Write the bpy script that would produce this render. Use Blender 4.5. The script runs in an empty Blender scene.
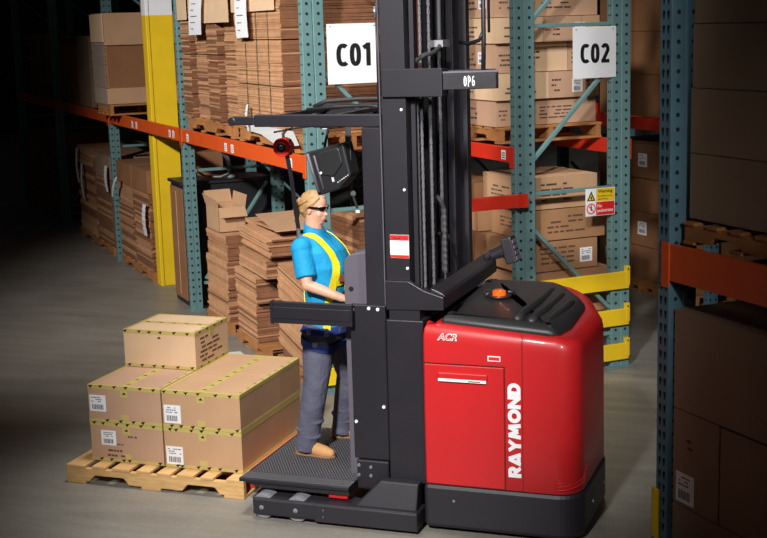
import bpy, bmesh, math, random
from mathutils import Vector, Matrix
from mathutils.bvhtree import BVHTree
random.seed(7)
PI = math.pi
SC = bpy.context.scene
COL = SC.collection
RA = math.radians(-46.799)                 # direction of the rack rows
CA, SA = math.cos(RA), math.sin(RA)
def W(a, b, z=0.0): return Vector((a*CA - b*SA, a*SA + b*CA, z))

# ------------------------------------------------------------------ materials
def srgb(r, g, b):
    f = lambda c: (c/255/12.92) if c/255 <= .04045 else ((c/255+.055)/1.055)**2.4
    return (f(r), f(g), f(b), 1)
MATS = {}
def mat(name, rgb, rough=.6, metal=0., var=0., scale=6., bump=0., bscale=60., coat=0., emit=None, trans=0., alpha=1., stretch=None, spec=None):
    m = bpy.data.materials.new(name); m.use_nodes = True
    nt = m.node_tree; bs = nt.nodes['Principled BSDF']
    c = srgb(*rgb)
    bs.inputs['Base Color'].default_value = c
    bs.inputs['Roughness'].default_value = rough
    bs.inputs['Metallic'].default_value = metal
    if coat: bs.inputs['Coat Weight'].default_value = coat; bs.inputs['Coat Roughness'].default_value = .08
    if trans: bs.inputs['Transmission Weight'].default_value = trans
    if spec is not None: bs.inputs['Specular IOR Level'].default_value = spec
    if alpha < 1: bs.inputs['Alpha'].default_value = alpha
    if emit: bs.inputs['Emission Color'].default_value = srgb(*emit[0]); bs.inputs['Emission Strength'].default_value = emit[1]
    if var or bump:
        tc = nt.nodes.new('ShaderNodeTexCoord'); mp = nt.nodes.new('ShaderNodeMapping')
        nt.links.new(tc.outputs['Object'], mp.inputs[0])
        if stretch: mp.inputs['Scale'].default_value = stretch
    if var:
        n = nt.nodes.new('ShaderNodeTexNoise'); n.inputs['Scale'].default_value = scale; n.inputs['Detail'].default_value = 5
        nt.links.new(mp.outputs[0], n.inputs['Vector'])
        mr = nt.nodes.new('ShaderNodeMapRange')
        mr.inputs['From Min'].default_value = .3; mr.inputs['From Max'].default_value = .7
        mr.inputs['To Min'].default_value = 1-var; mr.inputs['To Max'].default_value = 1+var
        nt.links.new(n.outputs['Fac'], mr.inputs['Value'])
        mx = nt.nodes.new('ShaderNodeVectorMath'); mx.operation = 'SCALE'
        mx.inputs[0].default_value = c[:3]; nt.links.new(mr.outputs[0], mx.inputs['Scale'])
        nt.links.new(mx.outputs[0], bs.inputs['Base Color'])
    if bump:
        n2 = nt.nodes.new('ShaderNodeTexNoise'); n2.inputs['Scale'].default_value = bscale; n2.inputs['Detail'].default_value = 3
        nt.links.new(mp.outputs[0], n2.inputs['Vector'])
        bp = nt.nodes.new('ShaderNodeBump'); bp.inputs['Strength'].default_value = bump; bp.inputs['Distance'].default_value = .004 if bscale > 20 else .02
        nt.links.new(n2.outputs['Fac'], bp.inputs['Height']); nt.links.new(bp.outputs[0], bs.inputs['Normal'])
    MATS[name] = m
    return m
M_RED = mat('red_paint', (194, 30, 34), .42, coat=.25, var=.03, scale=3)
M_BASE = mat('charcoal_steel', (40, 38, 44), .45, var=.06, scale=8, bump=.15, bscale=220)
M_DK = mat('dark_mast_steel', (36, 33, 40), .42, var=.08, scale=5, bump=.1, bscale=200)
M_BLACK = mat('black_rubber', (34, 33, 36), .55)
M_INNER = mat('greasy_black_steel', (48, 46, 50), .35, metal=.3, var=.2, scale=12)
M_SILVER = mat('bare_steel', (175, 175, 182), .3, metal=.8)
M_BRASS = mat('copper_hose', (140, 85, 65), .5)
M_CONS = mat('console_plastic', (98, 92, 102), .5, bump=.1, bscale=300)
M_HOOD = mat('hood_plastic', (46, 45, 47), .4, bump=.2, bscale=260)
M_ORLENS = mat('amber_lens', (230, 95, 20), .2, emit=((230, 80, 10), .25), coat=.4)
M_WHITE = mat('white_vinyl', (240, 240, 242), .5)
M_INK = mat('black_ink', (16, 15, 16), .6)
M_GREYINK = mat('grey_ink', (92, 84, 84), .7)
M_BRINK = mat('brown_ink', (92, 64, 50), .8)
M_TEAL = mat('teal_rack_paint', (102, 136, 136), .5, var=.07, scale=9, bump=.1, bscale=90)
M_TEALD = mat('blue_teal_rack_paint', (88, 122, 136), .5, var=.1, scale=9)
M_HOLE = mat('painted_hole_shade', (22, 30, 34), .8)  # surface discs painted dark for the shade inside punched holes
M_ORANGE = mat('orange_beam_paint', (222, 88, 34), .45, var=.05, scale=6, coat=.2)
M_REDOR = mat('vermilion_beam_paint', (214, 48, 28), .45, var=.05, scale=6, coat=.2)
M_YEL = mat('yellow_guard_paint', (242, 200, 34), .45, var=.05, scale=5)
M_WOOD = mat('pallet_pine', (214, 170, 112), .75, var=.18, scale=5, stretch=(1.5, 1.5, 9), bump=.3, bscale=40)
M_WOODD = mat('aged_pallet_wood', (168, 112, 62), .8, var=.2, scale=6, bump=.3, bscale=40)
M_CARD = mat('carton_board', (190, 150, 114), .8, var=.06, scale=4, bump=.1, bscale=120)
M_CARD2 = mat('carton_board_tan', (218, 184, 148), .8, var=.06, scale=4, bump=.1, bscale=120)
M_CARDP = mat('carton_board_pinkish', (188, 150, 122), .8, var=.06, scale=3, bump=.1, bscale=120)
M_CARDM = mat('carton_board_shaded', (166, 122, 86), .8, var=.08, scale=4, bump=.1, bscale=120)  # darker board: shade of the upper pallet is put into this colour
M_PAPER = mat('dull_packing_paper', (190, 190, 188), .8)
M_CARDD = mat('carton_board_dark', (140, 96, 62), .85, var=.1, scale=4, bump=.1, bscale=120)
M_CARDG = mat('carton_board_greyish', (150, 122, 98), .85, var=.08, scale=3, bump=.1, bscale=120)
M_S1 = mat('corrugated_edge_light', (194, 146, 106), .85, var=.14, scale=9, stretch=(1, 1, 1))
M_S2 = mat('corrugated_edge_mid', (176, 128, 90), .85, var=.14, scale=9, stretch=(1, 1, 1))
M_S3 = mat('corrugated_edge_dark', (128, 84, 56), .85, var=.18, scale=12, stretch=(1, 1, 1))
M_TAPE = mat('yellow_packing_tape', (196, 176, 104), .4)
M_FILM = mat('stretch_film', (200, 198, 196), .25, alpha=.22)
M_SKIN = mat('skin', (226, 168, 142), .5, var=.03)
M_LIP = mat('lip_skin', (190, 100, 95), .45)
M_HAIR = mat('blond_hair', (186, 146, 98), .5, var=.3, scale=20, stretch=(1, 1, 3), bump=.8, bscale=60)
M_SHIRT = mat('turquoise_polo_fabric', (12, 152, 206), .75, var=.06, scale=8, bump=.8, bscale=11)
M_JEAN = mat('slate_jeans', (88, 88, 106), .85, var=.15, scale=9, bump=1., bscale=13)
M_BOOT = mat('tan_suede', (206, 152, 98), .8, var=.08, bump=.3, bscale=50)
M_SOLE = mat('dark_boot_sole', (150, 112, 78), .8)
M_STRAPY = mat('yellow_webbing', (240, 222, 30), .6)
M_NAVY = mat('navy_webbing', (40, 62, 140), .7)
M_GLASS = mat('smoked_lens', (14, 13, 15), .15)
M_REDP = mat('red_sticker', (222, 40, 36), .45)
M_CLEAR = mat('clear_polycarbonate', (215, 222, 224), .12, alpha=.3)
M_HOSE = mat('grey_hose', (150, 150, 150), .4)

def floor_material():
    m = bpy.data.materials.new('polished_concrete'); m.use_nodes = True
    nt = m.node_tree; bs = nt.nodes['Principled BSDF']
    tc = nt.nodes.new('ShaderNodeTexCoord')
    n1 = nt.nodes.new('ShaderNodeTexNoise'); n1.inputs['Scale'].default_value = .9; n1.inputs['Detail'].default_value = 7
    n2 = nt.nodes.new('ShaderNodeTexNoise'); n2.inputs['Scale'].default_value = 30; n2.inputs['Detail'].default_value = 4
    mp = nt.nodes.new('ShaderNodeMapping'); mp.inputs['Rotation'].default_value = (0, 0, .6); mp.inputs['Scale'].default_value = (.5, 3.0, 1)
    n3 = nt.nodes.new('ShaderNodeTexNoise'); n3.inputs['Scale'].default_value = 2.2; n3.inputs['Detail'].default_value = 6
    nt.links.new(tc.outputs['Object'], n1.inputs['Vector']); nt.links.new(tc.outputs['Object'], n2.inputs['Vector'])
    nt.links.new(tc.outputs['Object'], mp.inputs[0]); nt.links.new(mp.outputs[0], n3.inputs['Vector'])
    a1 = nt.nodes.new('ShaderNodeMath'); a1.operation = 'ADD'
    a2 = nt.nodes.new('ShaderNodeMath'); a2.operation = 'ADD'
    nt.links.new(n1.outputs['Fac'], a1.inputs[0]); nt.links.new(n3.outputs['Fac'], a1.inputs[1])
    k = nt.nodes.new('ShaderNodeMath'); k.operation = 'MULTIPLY'; k.inputs[1].default_value = .45
    nt.links.new(n2.outputs['Fac'], k.inputs[0])
    nt.links.new(a1.outputs[0], a2.inputs[0]); nt.links.new(k.outputs[0], a2.inputs[1])
    cr = nt.nodes.new('ShaderNodeValToRGB')
    cr.color_ramp.elements[0].position = .33; cr.color_ramp.elements[0].color = srgb(112, 108, 101)
    cr.color_ramp.elements[1].position = .75; cr.color_ramp.elements[1].color = srgb(160, 155, 145)
    d = nt.nodes.new('ShaderNodeMath'); d.operation = 'MULTIPLY'; d.inputs[1].default_value = .42
    nt.links.new(a2.outputs[0], d.inputs[0]); nt.links.new(d.outputs[0], cr.inputs[0])
    nt.links.new(cr.outputs[0], bs.inputs['Base Color'])
    bs.inputs['Roughness'].default_value = .45
    bp = nt.nodes.new('ShaderNodeBump'); bp.inputs['Strength'].default_value = .1; bp.inputs['Distance'].default_value = .003
    nt.links.new(n2.outputs['Fac'], bp.inputs['Height']); nt.links.new(bp.outputs[0], bs.inputs['Normal'])
    return m
M_FLOOR = floor_material()
M_WALL = mat('dark_warehouse_wall', (60, 56, 54), .9, var=.1)

# ------------------------------------------------------------------ mesh helper
class MB:
    def __init__(s): s.v = []; s.f = []; s.m = []
    def add(s, vs, fs, m=0):
        o = len(s.v); s.v += [tuple(v) for v in vs]
        for f in fs: s.f.append(tuple(i+o for i in f)); s.m.append(m)
        return s
    def box(s, x0, x1, y0, y1, z0, z1, m=0, T=None):
        vs = [Vector((x, y, z)) for z in (z0, z1) for y in (y0, y1) for x in (x0, x1)]
        if T is not None: vs = [T @ v for v in vs]
        return s.add(vs, [(0, 2, 3, 1), (4, 5, 7, 6), (0, 1, 5, 4), (2, 6, 7, 3), (0, 4, 6, 2), (1, 3, 7, 5)], m)
    def bar(s, p0, p1, w, h, m=0, up=Vector((0, 0, 1))):
        p0 = Vector(p0); p1 = Vector(p1); d = (p1-p0).normalized()
        r = d.cross(Vector(up))
        if r.length < 1e-4: r = d.cross(Vector((1, 0, 0)))
        r.normalize(); u = r.cross(d).normalized()
        vs = [p + r*sx*w/2 + u*sz*h/2 for p in (p0, p1) for sz in (-1, 1) for sx in (-1, 1)]
        return s.add(vs, [(0, 1, 3, 2), (4, 6, 7, 5), (0, 4, 5, 1), (2, 3, 7, 6), (0, 2, 6, 4), (1, 5, 7, 3)], m)
    def cyl(s, p0, p1, r0, r1=None, n=16, m=0, caps=True):
        r1 = r0 if r1 is None else r1
        p0 = Vector(p0); p1 = Vector(p1); d = (p1-p0).normalized()
        a = d.cross(Vector((0, 0, 1)))
        if a.length < 1e-3: a = Vector((1, 0, 0))
        a.normalize(); b = d.cross(a).normalized()
        vs = []
        for p, r in ((p0, r0), (p1, r1)):
            for i in range(n):
                t = 2*PI*i/n; vs.append(p + a*math.cos(t)*r + b*math.sin(t)*r)
        fs = [(i, (i+1) % n, n+(i+1) % n, n+i) for i in range(n)]
        if caps: fs += [tuple(range(n))[::-1], tuple(range(n, 2*n))]
        return s.add(vs, fs, m)
    def tube(s, pts, r, n=8, m=0):
        pts = [Vector(p) for p in pts]; rings = []; vs = []
        ref = Vector((0, 0, 1)); pa = None
        for i, p in enumerate(pts):
            d = (pts[min(i+1, len(pts)-1)] - pts[max(i-1, 0)]).normalized()
            a = (pa - d*pa.dot(d)) if pa is not None else d.cross(ref)
            if a.length < 1e-3: a = d.cross(Vector((1, 0, 0)))
            a.normalize(); pa = a; b = d.cross(a)
            rr = r[i] if isinstance(r, (list, tuple)) else r
            for k in range(n):
                t = 2*PI*k/n; vs.append(p + a*math.cos(t)*rr + b*math.sin(t)*rr)
        fs = []
        for i in range(len(pts)-1):
            for k in range(n): fs.append((i*n+k, i*n+(k+1) % n, (i+1)*n+(k+1) % n, (i+1)*n+k))
        fs += [tuple(range(n))[::-1], tuple(range((len(pts)-1)*n, len(pts)*n))]
        return s.add(vs, fs, m)
    def loft(s, rings, m=0, caps=True):
        n = len(rings[0]); vs = [p for r in rings for p in r]; fs = []
        for i in range(len(rings)-1):
            for k in range(n): fs.append((i*n+k, i*n+(k+1) % n, (i+1)*n+(k+1) % n, (i+1)*n+k))
        if caps: fs += [tuple(range(n))[::-1], tuple(range((len(rings)-1)*n, len(rings)*n))]
        return s.add(vs, fs, m)
    def prism(s, poly, axis, c0, c1, m=0):
        def P(u, v, c): return {'z': (u, v, c), 'y': (u, c, v), 'x': (c, u, v)}[axis]
        return s.loft([[P(u, v, c0) for u, v in poly], [P(u, v, c1) for u, v in poly]], m)
    def build(s, name, mats, parent=None, bevel=0., smooth=False, loc=None, rz=0., seg=2, autos=True):
        me = bpy.data.meshes.new(name); me.from_pydata(s.v, [], s.f)
        if not isinstance(mats, (list, tuple)): mats = [mats]
        for m_ in mats: me.materials.append(m_)
        for p, m_ in zip(me.polygons, s.m): p.material_index = m_
        bm = bmesh.new(); bm.from_mesh(me); bmesh.ops.recalc_face_normals(bm, faces=bm.faces); bm.to_mesh(me); bm.free()
        if smooth:
            for p in me.polygons: p.use_smooth = True
        o = bpy.data.objects.new(name, me); COL.objects.link(o)
        if loc is not None: o.location = loc
        o.rotation_euler = (0, 0, rz)
        if parent: o.parent = parent
        if bevel:
            b = o.modifiers.new('bevel', 'BEVEL'); b.width = bevel; b.segments = seg; b.limit_method = 'ANGLE'; b.angle_limit = math.radians(40)
        return o

def tag(o, label, cat=None, group=None):
    o['label'] = label
    if cat: o['category'] = cat
    if group: o['group'] = group
    return o
def thing(name, label, cat, loc=(0, 0, 0), rz=0., group=None):
    o = bpy.data.objects.new(name, None); COL.objects.link(o); o.empty_display_size = .1
    o.location = loc; o.rotation_euler = (0, 0, rz)
    return tag(o, label, cat, group)
def rounded(pts, rads, n=6):
    out = []; N = len(pts)
    for i in range(N):
        p = Vector(pts[i]); a = Vector(pts[i-1]); b = Vector(pts[(i+1) % N]); r = rads[i] if isinstance(rads, (list, tuple)) else rads
        if r <= 0: out.append(tuple(p)); continue
        d1 = (a-p).normalized(); d2 = (b-p).normalized(); ang = d1.angle(d2)
        t = r/math.tan(ang/2); p1 = p+d1*t; p2 = p+d2*t
        c = p+(d1+d2).normalized()*(r/math.sin(ang/2))
        a1 = math.atan2(*(p1-c).yx); a2 = math.atan2(*(p2-c).yx); da = (a2-a1+PI) % (2*PI)-PI
        for k in range(n+1):
            t_ = a1+da*k/n; out.append((c.x+r*math.cos(t_), c.y+r*math.sin(t_)))
    return out
def inset(poly, d):
    N = len(poly); out = []
    cx = sum(p[0] for p in poly)/N; cy = sum(p[1] for p in poly)/N
    area = sum(poly[i][0]*poly[(i+1) % N][1]-poly[(i+1) % N][0]*poly[i][1] for i in range(N))
    sg = 1 if area > 0 else -1
    for i in range(N):
        p = Vector(poly[i]); a = Vector(poly[i-1]); b = Vector(poly[(i+1) % N])
        e1 = (p-a); e2 = (b-p)
        if e1.length < 1e-7: e1 = e2
        if e2.length < 1e-7: e2 = e1
        e1.normalize(); e2.normalize()
        n1 = Vector((-e1.y, e1.x))*sg; n2 = Vector((-e2.y, e2.x))*sg
        nn = (n1+n2)
        nn = nn.normalized() if nn.length > 1e-6 else n1
        k = max(.4, nn.dot(n1)); out.append(tuple(p+nn*d/k))
    return out

def text_mesh(body, org, xd, yd, w, h, depth, mat_, name, parent, bold=.0, shear=0.):
    cu = bpy.data.curves.new('txt', 'FONT'); cu.body = body; cu.offset = bold; cu.resolution_u = 4; cu.shear = shear
    cu.extrude = .01
    o = bpy.data.objects.new('txt', cu); COL.objects.link(o)
    dg = bpy.context.evaluated_depsgraph_get(); dg.update()
    me = bpy.data.meshes.new_from_object(o.evaluated_get(dg))
    bpy.data.objects.remove(o); bpy.data.curves.remove(cu)
    xs = [v.co.x for v in me.vertices]; ys = [v.co.y for v in me.vertices]
    x0, x1, y0, y1 = min(xs), max(xs), min(ys), max(ys)
    xd = Vector(xd).normalized(); yd = Vector(yd).normalized(); nd = xd.cross(yd)
    org = Vector(org)
    for v in me.vertices:
        u = (v.co.x-x0)/(x1-x0)*w; t = (v.co.y-y0)/(y1-y0)*h
        v.co = org + xd*u + yd*t + nd*(depth if v.co.z > 0 else 0)
    me.name = name; me.materials.clear(); me.materials.append(mat_)
    o = bpy.data.objects.new(name, me); COL.objects.link(o); o.parent = parent
    return o

def arc(cx, cy, rx, ry, a0, a1, n=16, p=2.0):
    out = []
    for k in range(n+1):
        t = math.radians(a0+(a1-a0)*k/n); c, s_ = math.cos(t), math.sin(t)
        out.append((cx+rx*math.copysign(abs(c)**(2/p), c), cy+ry*math.copysign(abs(s_)**(2/p), s_)))
    return out
GLY = {   # strokes in a box 'width, list of polylines' at unit cap height; coordinates are stroke centre lines, t is the stroke width
 'cond': {'t': .20,
   'C': (.50, [arc(.30, .5, .20, .40, 52, 308, 18, 2.6)]), '0': (.50, [arc(.25, .5, .15, .40, 0, 360, 24, 2.5)]),
   '1': (.36, [[(.24, .0), (.24, 1.0)], [(.03, .78), (.20, .90)]]),
   '2': (.50, [arc(.24, .70, .15, .20, 160, -35, 12)+[(.12, .12)], [(.02, .09), (.48, .09)]]),
   'O': (.50, [arc(.25, .5, .15, .40, 0, 360, 24, 2.5)]), 'P': (.48, [[(.10, 0), (.10, 1)], [(.10, .90), (.24, .90)]+arc(.24, .67, .14, .23, 90, -90, 10)+[(.10, .44)]]),
   '6': (.50, [arc(.28, .5, .18, .40, 70, 180, 8)+[(.10, .35)], arc(.25, .32, .15, .22, 0, 360, 16)])},
 'wide': {'t': .31,
   'R': (.86, [[(.135, 0), (.135, 1)], [(.135, .865), (.46, .865)]+arc(.46, .66, .205, .205, 90, -90, 10)+[(.135, .455)], [(.42, .45), (.74, .0)]]),
   'A': (1.02, [[(.12, 0), (.51, .96)], [(.51, .96), (.90, 0)], [(.30, .20), (.72, .20)]]),
   'Y': (.96, [[(.11, 1), (.48, .46)], [(.48, .46), (.85, 1)], [(.48, .5), (.48, 0)]]),
   'M': (1.20, [[(.15, 0), (.28, .96)], [(.28, .96), (.60, .22)], [(.60, .22), (.92, .96)], [(.92, .96), (1.05, 0)]]),
   'O': (1.06, [arc(.53, .5, .385, .365, 0, 360, 28)]),
   'N': (.98, [[(.135, 0), (.135, 1)], [(.15, .90), (.83, .10)], [(.845, 0), (.845, 1)]]),
   'D': (.92, [[(.135, 0), (.135, 1)], [(.135, .865), (.40, .865)]+arc(.40, .5, .365, .365, 90, -90, 14)+[(.135, .135)]])}}
def stroke_text(body, font, org, xd, yd, w, h, depth, mat_, name, parent, gap=.06, bold=1.0):
    F = GLY[font]; t = F['t']*bold; xd = Vector(xd).normalized(); yd = Vector(yd).normalized(); nd = xd.cross(yd); org = Vector(org)
    tot = sum(F[c][0] for c in body)+gap*(len(body)-1); kx = w/tot; m = MB(); x0 = 0; lay = 0
    for c in body:
        for pl in F[c][1]:
            P = [Vector(p) for p in pl]; cl = (P[0]-P[-1]).length < 1e-5
            if cl: P = P[:-1]
            N = len(P); L = []; Rr = []
            for i in range(N):
                if cl or 0 < i < N-1:
                    d1 = (P[i]-P[i-1]); d2 = (P[(i+1) % N]-P[i])
                    d1 = d1.normalized() if d1.length > 1e-6 else d2.normalized(); d2 = d2.normalized() if d2.length > 1e-6 else d1
                    n1 = Vector((-d1.y, d1.x)); n2 = Vector((-d2.y, d2.x)); nn = (n1+n2).normalized(); k = t/2/max(.5, nn.dot(n1))
                else:
                    d = (P[1]-P[0]) if i == 0 else (P[-1]-P[-2]); d.normalize(); nn = Vector((-d.y, d.x)); k = t/2
                L.append(P[i]+nn*k); Rr.append(P[i]-nn*k)
            dz = depth+lay*depth*.12; lay = (lay+1) % 4
            def cv(p, z): return org+xd*((p.x+x0)*kx)+yd*(min(1, max(0, p.y))*h)+nd*z
            rings = [[cv(L[i], 0), cv(L[i], dz), cv(Rr[i], dz), cv(Rr[i], 0)] for i in range(N)]
            if cl: m.loft([[tuple(v) for v in r_] for r_ in rings+[rings[0]]], caps=False)
            else: m.loft([[tuple(v) for v in r_] for r_ in rings])
        x0 += F[c][0]+gap
    return m.build(name, mat_, parent)

# ------------------------------------------------------------------ setting
mb = MB(); mb.box(-45, 25, -14, 45, -.1, 0)
fl = mb.build('floor', M_FLOOR); fl['kind'] = 'structure'
mb = MB(); mb.box(-34, 20, 13.2, 13.4, 0, 8)
wb = mb.build('wall_back', M_WALL, loc=(0, 0, 0), rz=RA); wb['kind'] = 'structure'
mb = MB(); mb.box(-34.2, -34, -6, 13.2, 0, 8)
wl = mb.build('wall_left', M_WALL, rz=RA); wl['kind'] = 'structure'

# ------------------------------------------------------------------ pallet racks
PW, PD = .07, .18          # post: width along the row, depth across it
def post_mesh(a, b, H, sign=-1, tear=False, holes=True, PD=PD, PW=.07):
    """post with its front face on b (facing -B) and side face on a (facing +A)"""
    m = MB()
    x0, x1, y0, y1 = a-PW, a, b, b+PD
    prof = [(x0, y0), (x1-.004, y0), (x1, y0+.004), (x1, y0+PD*.46), (x1-.008, y0+PD*.5), (x1, y0+PD*.54), (x1, y1-.004), (x1-.004, y1), (x0, y1)]
    m.prism(prof, 'z', 0, H)
    m.box(x0-.02, x1+.02, y0-.02, y1+.02, 0, .012)      # foot plate
    if holes:
        z = .10
        while z < min(H, 3.4)-.05:
            for yy in (y0+PD*.24, y0+PD*.76):
                m.cyl((x1-.001, yy, z), (x1+.0012, yy, z), .0125, n=8, m=1)
            for xx in (x0+PW*.3, x1-PW*.3):
                if tear:
                    m.cyl((xx, y0+.001, z), (xx, y0-.0012, z), .012, n=8, m=1)
                    m.prism([(xx-.010, z), (xx+.010, z), (xx+.004, z-.034), (xx-.004, z-.034)], 'y', y0-.0012, y0+.001, 1)
                else:
                    m.cyl((xx, y0+.001, z), (xx, y0-.0012, z), .008, n=6, m=1)
            z += .0508*(1.5 if tear else 1.5)
    return m
def make_rack(label, posts_a, b0, b1, H, beams, braces, beam_mat, end_cut=None, tear=False, post_mat=None, label_tags=()):
    post_mat = post_mat or M_TEAL
    r = thing('pallet_rack', label, 'pallet rack', W(posts_a[0], b0, 0), RA, 'pallet racks')
    A0, B0 = posts_a[0], b0
    for i, a in enumerate(posts_a):
        pd_ = PD if (i == 0 or tear) else .125
        post_mesh(a-A0, 0, H, tear=tear, holes=i < 3 or tear, PD=pd_, PW=.10 if tear else .07).build('post', [post_mat, M_HOLE], r)
        post_mesh(a-A0, b1-b0-pd_, H, tear=tear, holes=i < 2, PD=pd_).build('post', [post_mat, M_HOLE], r)
        for (ya, za, yb, zb) in braces:
            mbr = MB(); mbr.bar((a-A0-.04, ya, za), (a-A0-.04, yb, zb), .03, .04, up=(1, 0, 0)); mbr.build('cross_brace', post_mat, r, bevel=.004)
    for i in range(len(posts_a)-1):
        xr = posts_a[i]-A0-(.10 if tear else PW); xl = posts_a[i+1]-A0
        for (z0, z1) in beams:
            for (y0, y1, s) in ((-.005, .05, 1), (b1-b0-.05, b1-b0+.005, -1)):
                m = MB()
                m.prism([(y0, z0), (y1, z0), (y1, z1-.03), (y1-.02*s if s > 0 else y1, z1-.03), (y1-.02, z1), (y0, z1)], 'x', xl, xr)
                o = m.build('beam', beam_mat, r, bevel=.004)
                c = MB()
                ys = -.012 if s > 0 else b1-b0+.012
                for xe in (xr, xl-.05):
                    c = MB(); c.box(xe-.01, xe+.06, min(ys, ys+.008), max(ys, ys+.008), z0-.04, z1+.01)
                    c.build('beam_connector', beam_mat, o, bevel=.003)
                if s > 0 and i < 2:
                    for t in label_tags:
                        if t[0] == i:
                            l = MB(); l.box(t[1]-A0-.035, t[1]-A0+.035, y0-.002, y0, z0+.02, z0+.095)
                            for k in range(3): l.box(t[1]-A0-.022, t[1]-A0+.022, y0-.0028, y0-.002, z0+.032+k*.018, z0+.040+k*.018, 1)
                            tag(l.build('location_label', [M_WHITE, M_GREYINK], o), 'small white paper label')
    return r
br = [(.16, 1.53, .93, 1.53), (.16, 2.855, .93, 2.855), (.18, 1.80, .90, 2.52), (.18, 1.24, .90, .52), (.16, .3, .93, .3), (.18, 2.9, .9, 3.6)]
P1 = [-2.98, -6.62, -10.1, -13.9, -17.6]
rack1 = make_rack('long teal pallet rack with orange beams and stacked cardboard, running back along the left', P1, .46, 1.54, 4.2,
    [(1.775, 1.91)], [(.16, 1.47, .93, 1.47), (.16, 2.85, .93, 2.85), (.18, 2.55, .90, 1.85), (.16, .28, .93, .28), (.18, .32, .9, 1.3), (.18, 3.5, .9, 2.9)], M_ORANGE,
    label_tags=((0, -3.35), (0, -4.9), (0, -5.1), (0, -6.4), (1, -6.95), (1, -7.1), (1, -8.6), (1, -8.8)))
rack2 = make_rack('teal pallet rack of heavy cartons whose end frame carries the C02 sign', [-2.5, -5.9, -9.4], 2.03, 3.11, 4.2,
    [(1.79, 1.91)], br, M_REDOR, label_tags=((0, -2.68),))
rack4 = make_rack('shadowed pallet rack beyond the cross aisle, glimpsed between the C02 frame and near post', [-1.1, -3.9, -6.7, -9.5], 5.0, 6.05, 4.2,
    [(1.73, 1.86)], br[:4], M_REDOR, post_mat=M_TEALD)
rack3 = make_rack('near pallet rack at the right edge with keyhole-slotted blue-teal posts and deep orange beam', [.81, 3.9][::-1], 1.10, 2.15, 4.2,
    [(1.50, 1.70)], br[:4], M_ORANGE, tear=True, post_mat=M_TEALD)

def plane_box(name, mats, a0, a1, b0, b1, z0, z1, parent=None): pass

# row connector behind the mast, yellow end barriers
m = MB(); m.box(-.025, .03, 0, .60, -.05, .05); m.box(.03, .036, .5, .6, -.055, .055)
tag(m.build('row_spacer', M_REDOR, loc=W(-2.455, 1.50, 1.50), rz=RA, bevel=.004), 'short vermilion spacer bar bolted level between the C01 and C02 rack frames', 'rack spacer')
def barrier(a, b, L, label):
    r = thing('rack_end_barrier', label, 'barrier', W(a, b, 0), RA, 'yellow rack end barriers')
    for (z0, z1) in ((.075, .215), (.37, .51), (.68, .825)):
        m = MB(); m.box(.004, .035, 0, L, z0, z1); m.build('rail', M_YEL, r, bevel=.006)
        m = MB(); m.box(.0, .038, L-.03, L+.004, z0+.03, z1+.045); m.cyl((.038, L-.014, z1+.02), (.040, L-.014, z1+.02), .008, n=8, m=1); m.build('end_bracket', [M_YEL, M_HOLE], r, bevel=.003)
    return r
barrier(-2.50, 2.05, 1.035, 'yellow three-rail barrier low on the C02 rack end, behind the red truck')
barrier(-2.96, .44, 1.10, 'yellow three-rail barrier low on the C01 rack end, glimpsed behind the operator legs')
m = MB(); m.box(0, .012, 0, .12, 0, .30); m.box(0, .06, 0, .012, 0, .30)
tag(m.build('post_protector', M_YEL, loc=W(.692, 1.082, 0), rz=RA, bevel=.002), 'thin yellow angle guard at the foot of the near rack post', 'post guard')

# signs
def hang_sign(name_text, label, a, b0, b1, z0, z1):
    r = thing('bay_sign', label, 'sign', W(a, b0, z0), RA, 'bay number signs')
    m = MB(); m.box(0, .004, 0, b1-b0, 0, z1-z0); m.build('sign_board', M_WHITE, r, bevel=.001)
    w = b1-b0; h = z1-z0
    stroke_text(name_text, 'cond', (.0045, w*.17, h*.29), (0, 1, 0), (0, 0, 1), w*.68, h*.385, .001, M_INK, 'sign_lettering', r, gap=.08, bold=.95)
    m = MB()
    for yy in (.03, w-.03): m.cyl((.004, yy, h-.02), (.006, yy, h-.02), .006, n=8)
    m.build('rivet', M_SILVER, r)
hang_sign('C01', 'white C01 sign hung on the rack frame beside the mast', -2.972, .655, 1.085, 2.455, 2.915)
hang_sign('C02', 'white C02 sign hung on the rack end frame right of the mast', -2.492, 2.555, 2.96, 2.43, 2.835)
r = thing('warning_sign', 'small warning sign with yellow triangle panel over red no-pedestrians panel', 'sign', W(-2.48, 2.665, 1.315), RA)
m = MB(); m.box(0, .004, 0, .28, 0, .225); m.build('sign_board', M_WHITE, r)
m = MB(); m.box(.004, .005, .10, .275, .117, .222); m.build('yellow_panel', M_YEL, r)
m = MB(); m.box(.004, .005, .10, .275, .004, .112); m.build('red_panel', M_REDP, r)
m = MB(); m.prism([(.012, .125), (.092, .125), (.052, .205)], 'x', .004, .005); m.prism([(.028, .133), (.076, .133), (.052, .185)], 'x', .005, .0056, 1)
m.cyl((.0056, .058, .165), (.006, .058, .165), .006, n=8); m.box(.0056, .006, .046, .06, .138, .158); m.build('triangle_symbol', [M_INK, M_YEL], r)
m = MB(); m.cyl((.004, .052, .06), (.005, .052, .06), .044, n=24, m=0); m.cyl((.005, .052, .06), (.0055, .052, .06), .034, n=24, m=1)
m.box(.0055, .006, .046, .058, .045, .078, 2); m.cyl((.0055, .052, .085), (.006, .052, .085), .006, n=8, m=2)
m.bar((.0062, .028, .084), (.0062, .076, .036), .008, .001, 0, up=(1, 0, 0)); m.build('prohibition_symbol', [M_REDP, M_WHITE, M_INK], r)
text_mesh('Warning', (.0055, .115, .178), (0, 1, 0), (0, 0, 1), .14, .034, .0005, M_INK, 'sign_lettering', r, bold=.02)
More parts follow.
